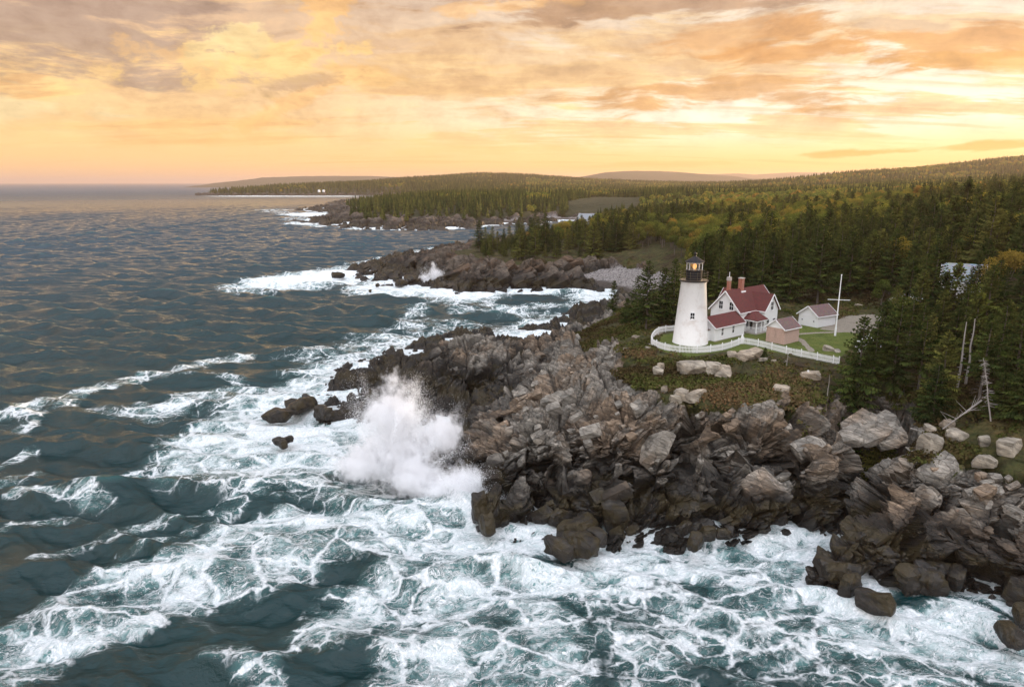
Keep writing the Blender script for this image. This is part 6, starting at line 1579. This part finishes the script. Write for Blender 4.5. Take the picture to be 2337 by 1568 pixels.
# ------------------------------------------------------------------ heath cover: low bushes and tussocks
def heath_cover():
    rs = np.random.RandomState(17); Qs = []; T = []
    m, n, b, o = new_mat('heath_leaves'); n.n.remove(b)
    t = n.attr('tint'); c = n.ramp(t, [(0.0, (0.036, 0.026, 0.013)), (0.2, (0.070, 0.052, 0.022)), (0.4, (0.050, 0.062, 0.016)), (0.55, (0.092, 0.094, 0.026)), (0.7, (0.100, 0.076, 0.036)), (0.85, (0.12, 0.072, 0.036)), (0.92, (0.16, 0.080, 0.034)), (1.0, (0.24, 0.19, 0.11))])
    d = n.node('ShaderNodeBsdfDiffuse'); tr = n.node('ShaderNodeBsdfTranslucent'); mx = n.node('ShaderNodeMixShader'); n.set(d.inputs[0], c); n.set(tr.inputs[0], c); mx.inputs[0].default_value = 0.25
    n.set(mx.inputs[1], d.outputs[0]); n.set(mx.inputs[2], tr.outputs[0]); n.set(o.inputs[0], mx.outputs[0])
    M_ = 60000; yy = rs.uniform(66, 185, M_); aa = rs.uniform(-0.05, 0.78, M_); xx = aa*yy
    hh_ = land(xx, yy); vg = veg_mask(xx, yy, hh_); U_, V_ = unproj(xx, yy, hh_)
    ok = (vg > 0.45) & ~inpoly(xx, yy, LAWN) & (U_ < 2360) & ~((yy > 105) & inpoly(xx, yy, NEARF)) & (np.minimum(segdist(xx, yy, PATH1), segdist(xx, yy, PATH2)) > 1) & ~inpoly(xx, yy, DRIVE) & (beach_mask(xx, yy, hh_) < .5)
    ok &= ~(inpoly(xx, yy, STATION) & (np.hypot(xx-lx, yy-ly) < 6.5)) & ~(inpoly(xx, yy, STATION) & (rs.rand(M_) < 0.85))
    for o2 in [q for q in bpy.data.objects if q.get('category') in ('house', 'shed', 'garage')]: ok &= np.hypot(xx-o2.location.x, yy-o2.location.y) > (9 if o2.name.startswith('keeper') else 3.5)
    xx, yy, hh_ = xx[ok], yy[ok], hh_[ok]
    n1_ = fbm(xx/5, yy/5, 0*xx, 4, 31); n2_ = fbm(xx/1.6, yy/1.6, 0*xx, 2, 32)
    keep = rs.rand(len(xx)) < np.clip(0.45+n1_*1.1, 0.06, 1)
    xx, yy, hh_, n1_, n2_ = xx[keep], yy[keep], hh_[keep], n1_[keep], n2_[keep]
    print('heath', len(xx))
    col_n = fbm(xx/9, yy/9, 0*xx, 4, 33)
    for i in range(len(xx)):
        s = 0.30+0.55*max(0, n1_[i]+0.25)*2*rs.uniform(0.5, 1.2); s = min(s, 1.25)
        base = np.clip(0.38+col_n[i]*0.95+rs.normal(0, 0.06), 0, 0.80); k = int(7+13*s)
        for _ in range(k):
            dd = rs.normal(size=3); dd /= np.linalg.norm(dd); dd[2] = abs(dd[2])
            p = np.array([xx[i], yy[i], hh_[i]-0.05])+dd*s*np.array([1, 1, 0.62])*rs.uniform(0.6, 1.05)
            t1 = np.cross(dd, rs.normal(size=3)); t1 /= np.linalg.norm(t1)+1e-9; t2 = np.cross(dd, t1)+np.array([0, 0, 0.4]); e = rs.uniform(0.07, 0.19)
            Qs.append((p-t1*e, p-t2*e, p+t1*e, p+t2*e)); T.append(np.clip(base+rs.normal(0, 0.09), 0, 1))
    me = quads_mesh('heath', Qs, np.array(T), m); o2 = bpy.data.objects.new('heath_undergrowth', me); COL.objects.link(o2)
    return tag(o2, 'brown, green and rusty heath and low bushes covering the headland', 'undergrowth', kind='stuff')
if 'heath' not in SKIP: heath_cover()

# ------------------------------------------------------------------ breaking wave: spray thrown up by the rocks
def spray_volume(name, loc, blobs, dens, label, size, nscale=0.45, thr=0.30):
    x0, x1, y0, y1, z0, z1 = size
    o_ = MB().box(x0, x1, y0, y1, z0, z1).build(name, None or bpy.data.materials.new('spray_'+name)); o_.location = loc
    m = o_.data.materials[0]; m.use_nodes = True; n = NT(m.node_tree); n.n.clear(); out = n.node('ShaderNodeOutputMaterial')
    tc = n.node('ShaderNodeTexCoord').outputs['Object']
    w1 = n.vmath('SCALE', n.vmath('SUBTRACT', n.ncol(tc, nscale, 5), (0.5, 0.5, 0.5)), sc=3.6); w2 = n.vmath('SCALE', n.vmath('SUBTRACT', n.ncol(tc, nscale*3.2, 5), (0.5, 0.5, 0.5)), sc=2.4)
    p = n.vmath('ADD', n.vmath('ADD', tc, w1), w2); tot = None
    for (bx, by, bz, rx, ry, rz_, k) in blobs:
        q = n.vmath('DIVIDE', n.vmath('SUBTRACT', p, (bx, by, bz)), (rx, ry, rz_))
        s = n.math('MULTIPLY', n.step(n.vmath('LENGTH', q), 1.12, 0.25), k)
        tot = s if tot is None else n.math('MAXIMUM', tot, s)
    nz = n.noise(n.mapping(tc, scale=(1, 1, 0.6)), 1.5, 8, 0.72)
    d = n.math('MULTIPLY', n.step(n.math('ADD', tot, n.math('MULTIPLY', n.math('SUBTRACT', nz, 0.5), 2.5)), thr, 1.0), dens)
    d = n.math('MULTIPLY', d, n.step(tot, 0.0, 0.12))
    v = n.node('ShaderNodeVolumePrincipled'); v.inputs['Color'].default_value = (0.97, 0.97, 0.98, 1); v.inputs['Anisotropy'].default_value = 0.0; n.set(v.inputs['Density'], d)
    n.set(out.inputs['Volume'], v.outputs[0]); m.cycles.volume_sampling = 'MULTIPLE_IMPORTANCE'
    m.cycles.homogeneous_volume = False
    return tag(o_, label, 'spray', kind='stuff')
if 'spray' not in SKIP:
    bx_, by_ = P(905, 1120, 0)
    spray_volume('wave_spray', (bx_, by_+3.0, 0), [(0, 0, 4.0, 5.7, 4.0, 5.2, 1.0), (-0.6, 0.4, 8.0, 4.6, 3.4, 3.8, 0.95), (-0.4, 1.0, 11.2, 2.9, 2.0, 3.2, 0.62), (1.9, 1.0, 11.0, 1.2, 1.2, 3.0, 0.55), (-3.4, 1.0, 9.8, 1.2, 1.2, 2.4, 0.5),
        (5.2, 0.5, 5.8, 3.6, 3.0, 3.4, 0.85), (-4.2, -1.2, 2.4, 4.4, 4.2, 3.2, 0.9), (1.8, -2.6, 1.6, 5.0, 4.2, 3.2, 1.0), (8.0, -4.8, 1.4, 3.4, 3.2, 3.2, 1.0), (5.5, -4.2, 0.8, 4.0, 3.4, 2.0, 1.0)],
        1.5, 'tall white plume of spray bursting from a wave against the rocks', (-10, 12.5, -9, 6, -0.6, 15))
    bx2, by2 = P(992, 645, 0)
    spray_volume('wave_spray', (bx2, by2+2, 0), [(0, 0, 2.4, 3.4, 3, 3.6, 1.0), (-0.6, 0, 5.5, 1.3, 1.5, 2.6, 0.8), (-3.6, 0, 1.4, 3, 3, 2.2, 0.85), (2.4, -1, 1.4, 3, 3, 2.4, 0.9)], 0.9, 'small burst of spray against the first rocky point', (-8, 7, -5, 5, -0.6, 9))

def droplets(name, loc, jets, n, label, seed=1):
    """torn sheets and drops flung out along the jets of the plume"""
    rs = np.random.RandomState(seed); Qs = []; T = []
    m = bpy.data.materials.get('flung_water')
    if m is None:
        m, nn, b, o = new_mat('flung_water'); b.inputs['Base Color'].default_value = (0.93, 0.94, 0.95, 1); b.inputs['Roughness'].default_value = 0.5
        tr = nn.node('ShaderNodeBsdfTranslucent'); tr.inputs[0].default_value = (0.93, 0.94, 0.95, 1); mx = nn.node('ShaderNodeMixShader'); mx.inputs[0].default_value = 0.45
        nn.set(mx.inputs[1], b.outputs[0]); nn.set(mx.inputs[2], tr.outputs[0]); nn.set(o.inputs[0], mx.outputs[0])
    for (ox, oy, oz, vx, vy, vz, spread, share) in jets:
        k = int(n*share)
        t = rs.rand(k)**0.75; sp = rs.normal(size=(k, 3))*spread*(0.25+t[:, None]); sp[:, 2] *= 0.8
        p = np.array([ox, oy, oz])+np.array([vx, vy, vz])*t[:, None]+sp*rs.rand(k, 1)**0.5; p[:, 2] -= 1.6*t**2*rs.rand(k)
        sz = 0.016+0.060*rs.rand(k)**3*(1.15-t)
        d1 = rs.normal(size=(k, 3)); d1 /= np.linalg.norm(d1, axis=1)[:, None]; d1[:, 2] *= 1.0; d2 = np.cross(d1, rs.normal(size=(k, 3))); d2 /= np.linalg.norm(d2, axis=1)[:, None]
        s_ = sz[:, None]; q = np.stack([p-d1*s_*1.5, p-d2*s_, p+d1*s_*1.5, p+d2*s_], 1); q = q[p[:, 2] > -0.2]; Qs.append(q)
    Q_ = np.concatenate(Qs); me = quads_mesh(name, Q_, np.zeros(len(Q_)), m); o_ = bpy.data.objects.new(name, me); COL.objects.link(o_); o_.location = loc
    return tag(o_, label, 'spray', kind='stuff')
if 'spray' not in SKIP:
    J = []
    rj = np.random.RandomState(8)
    for k in range(46):
        a = rj.uniform(-1.25, 1.35); L_ = rj.uniform(7, 13.0)*(1-0.28*abs(a)); J.append((rj.uniform(-2.5, 2.5), rj.uniform(-1, 1), rj.uniform(0, 2), L_*math.sin(a)*0.85, rj.uniform(-2.5, 1.5), L_*math.cos(a)+1.0, rj.uniform(0.35, 1.0), 1/60))
    for k in range(16):
        a = rj.uniform(-0.9, 1.3); J.append((7.5+rj.uniform(-2, 2), -4.6+rj.uniform(-1, 1), 0, 4.5*math.sin(a), rj.uniform(-2, 1), 4.6*math.cos(a), rj.uniform(0.4, 0.9), 1/60))
    droplets('flung_droplets', (bx_, by_+3.0, 0), J, 130000, 'fine drops and torn jets of water round the big spray plume', 2)
    J2 = [(rj.uniform(-4, 2), 0, 0, rj.uniform(-2.5, 2.5), 0, rj.uniform(3, 8), 0.8, 1/14) for k in range(14)]
    droplets('flung_droplets', (bx2, by2+2, 0), J2, 9000, 'drops round the small burst of spray at the first point', 4)

# ------------------------------------------------------------------ evening haze over sea and land
if 'haze' not in SKIP:
    hz = MB().box(-62000, 62000, -1500, 62500, -9, 215).build('haze', bpy.data.materials.new('haze_air')); m = hz.data.materials[0]; m.use_nodes = True; n = NT(m.node_tree); n.n.clear(); out = n.node('ShaderNodeOutputMaterial')
    v = n.node('ShaderNodeVolumePrincipled'); v.inputs['Color'].default_value = (0.76, 0.58, 0.49, 1); v.inputs['Density'].default_value = 0.7e-4; v.inputs['Anisotropy'].default_value = 0.35
    n.set(out.inputs['Volume'], v.outputs[0]); m.cycles.homogeneous_volume = True; m.cycles.volume_sampling = 'DISTANCE'
    tag(hz, kind='stuff'); hz['label'] = 'thin warm evening haze over the sea and the far hills'; hz['category'] = 'haze'
print('total', time.time()-T0)
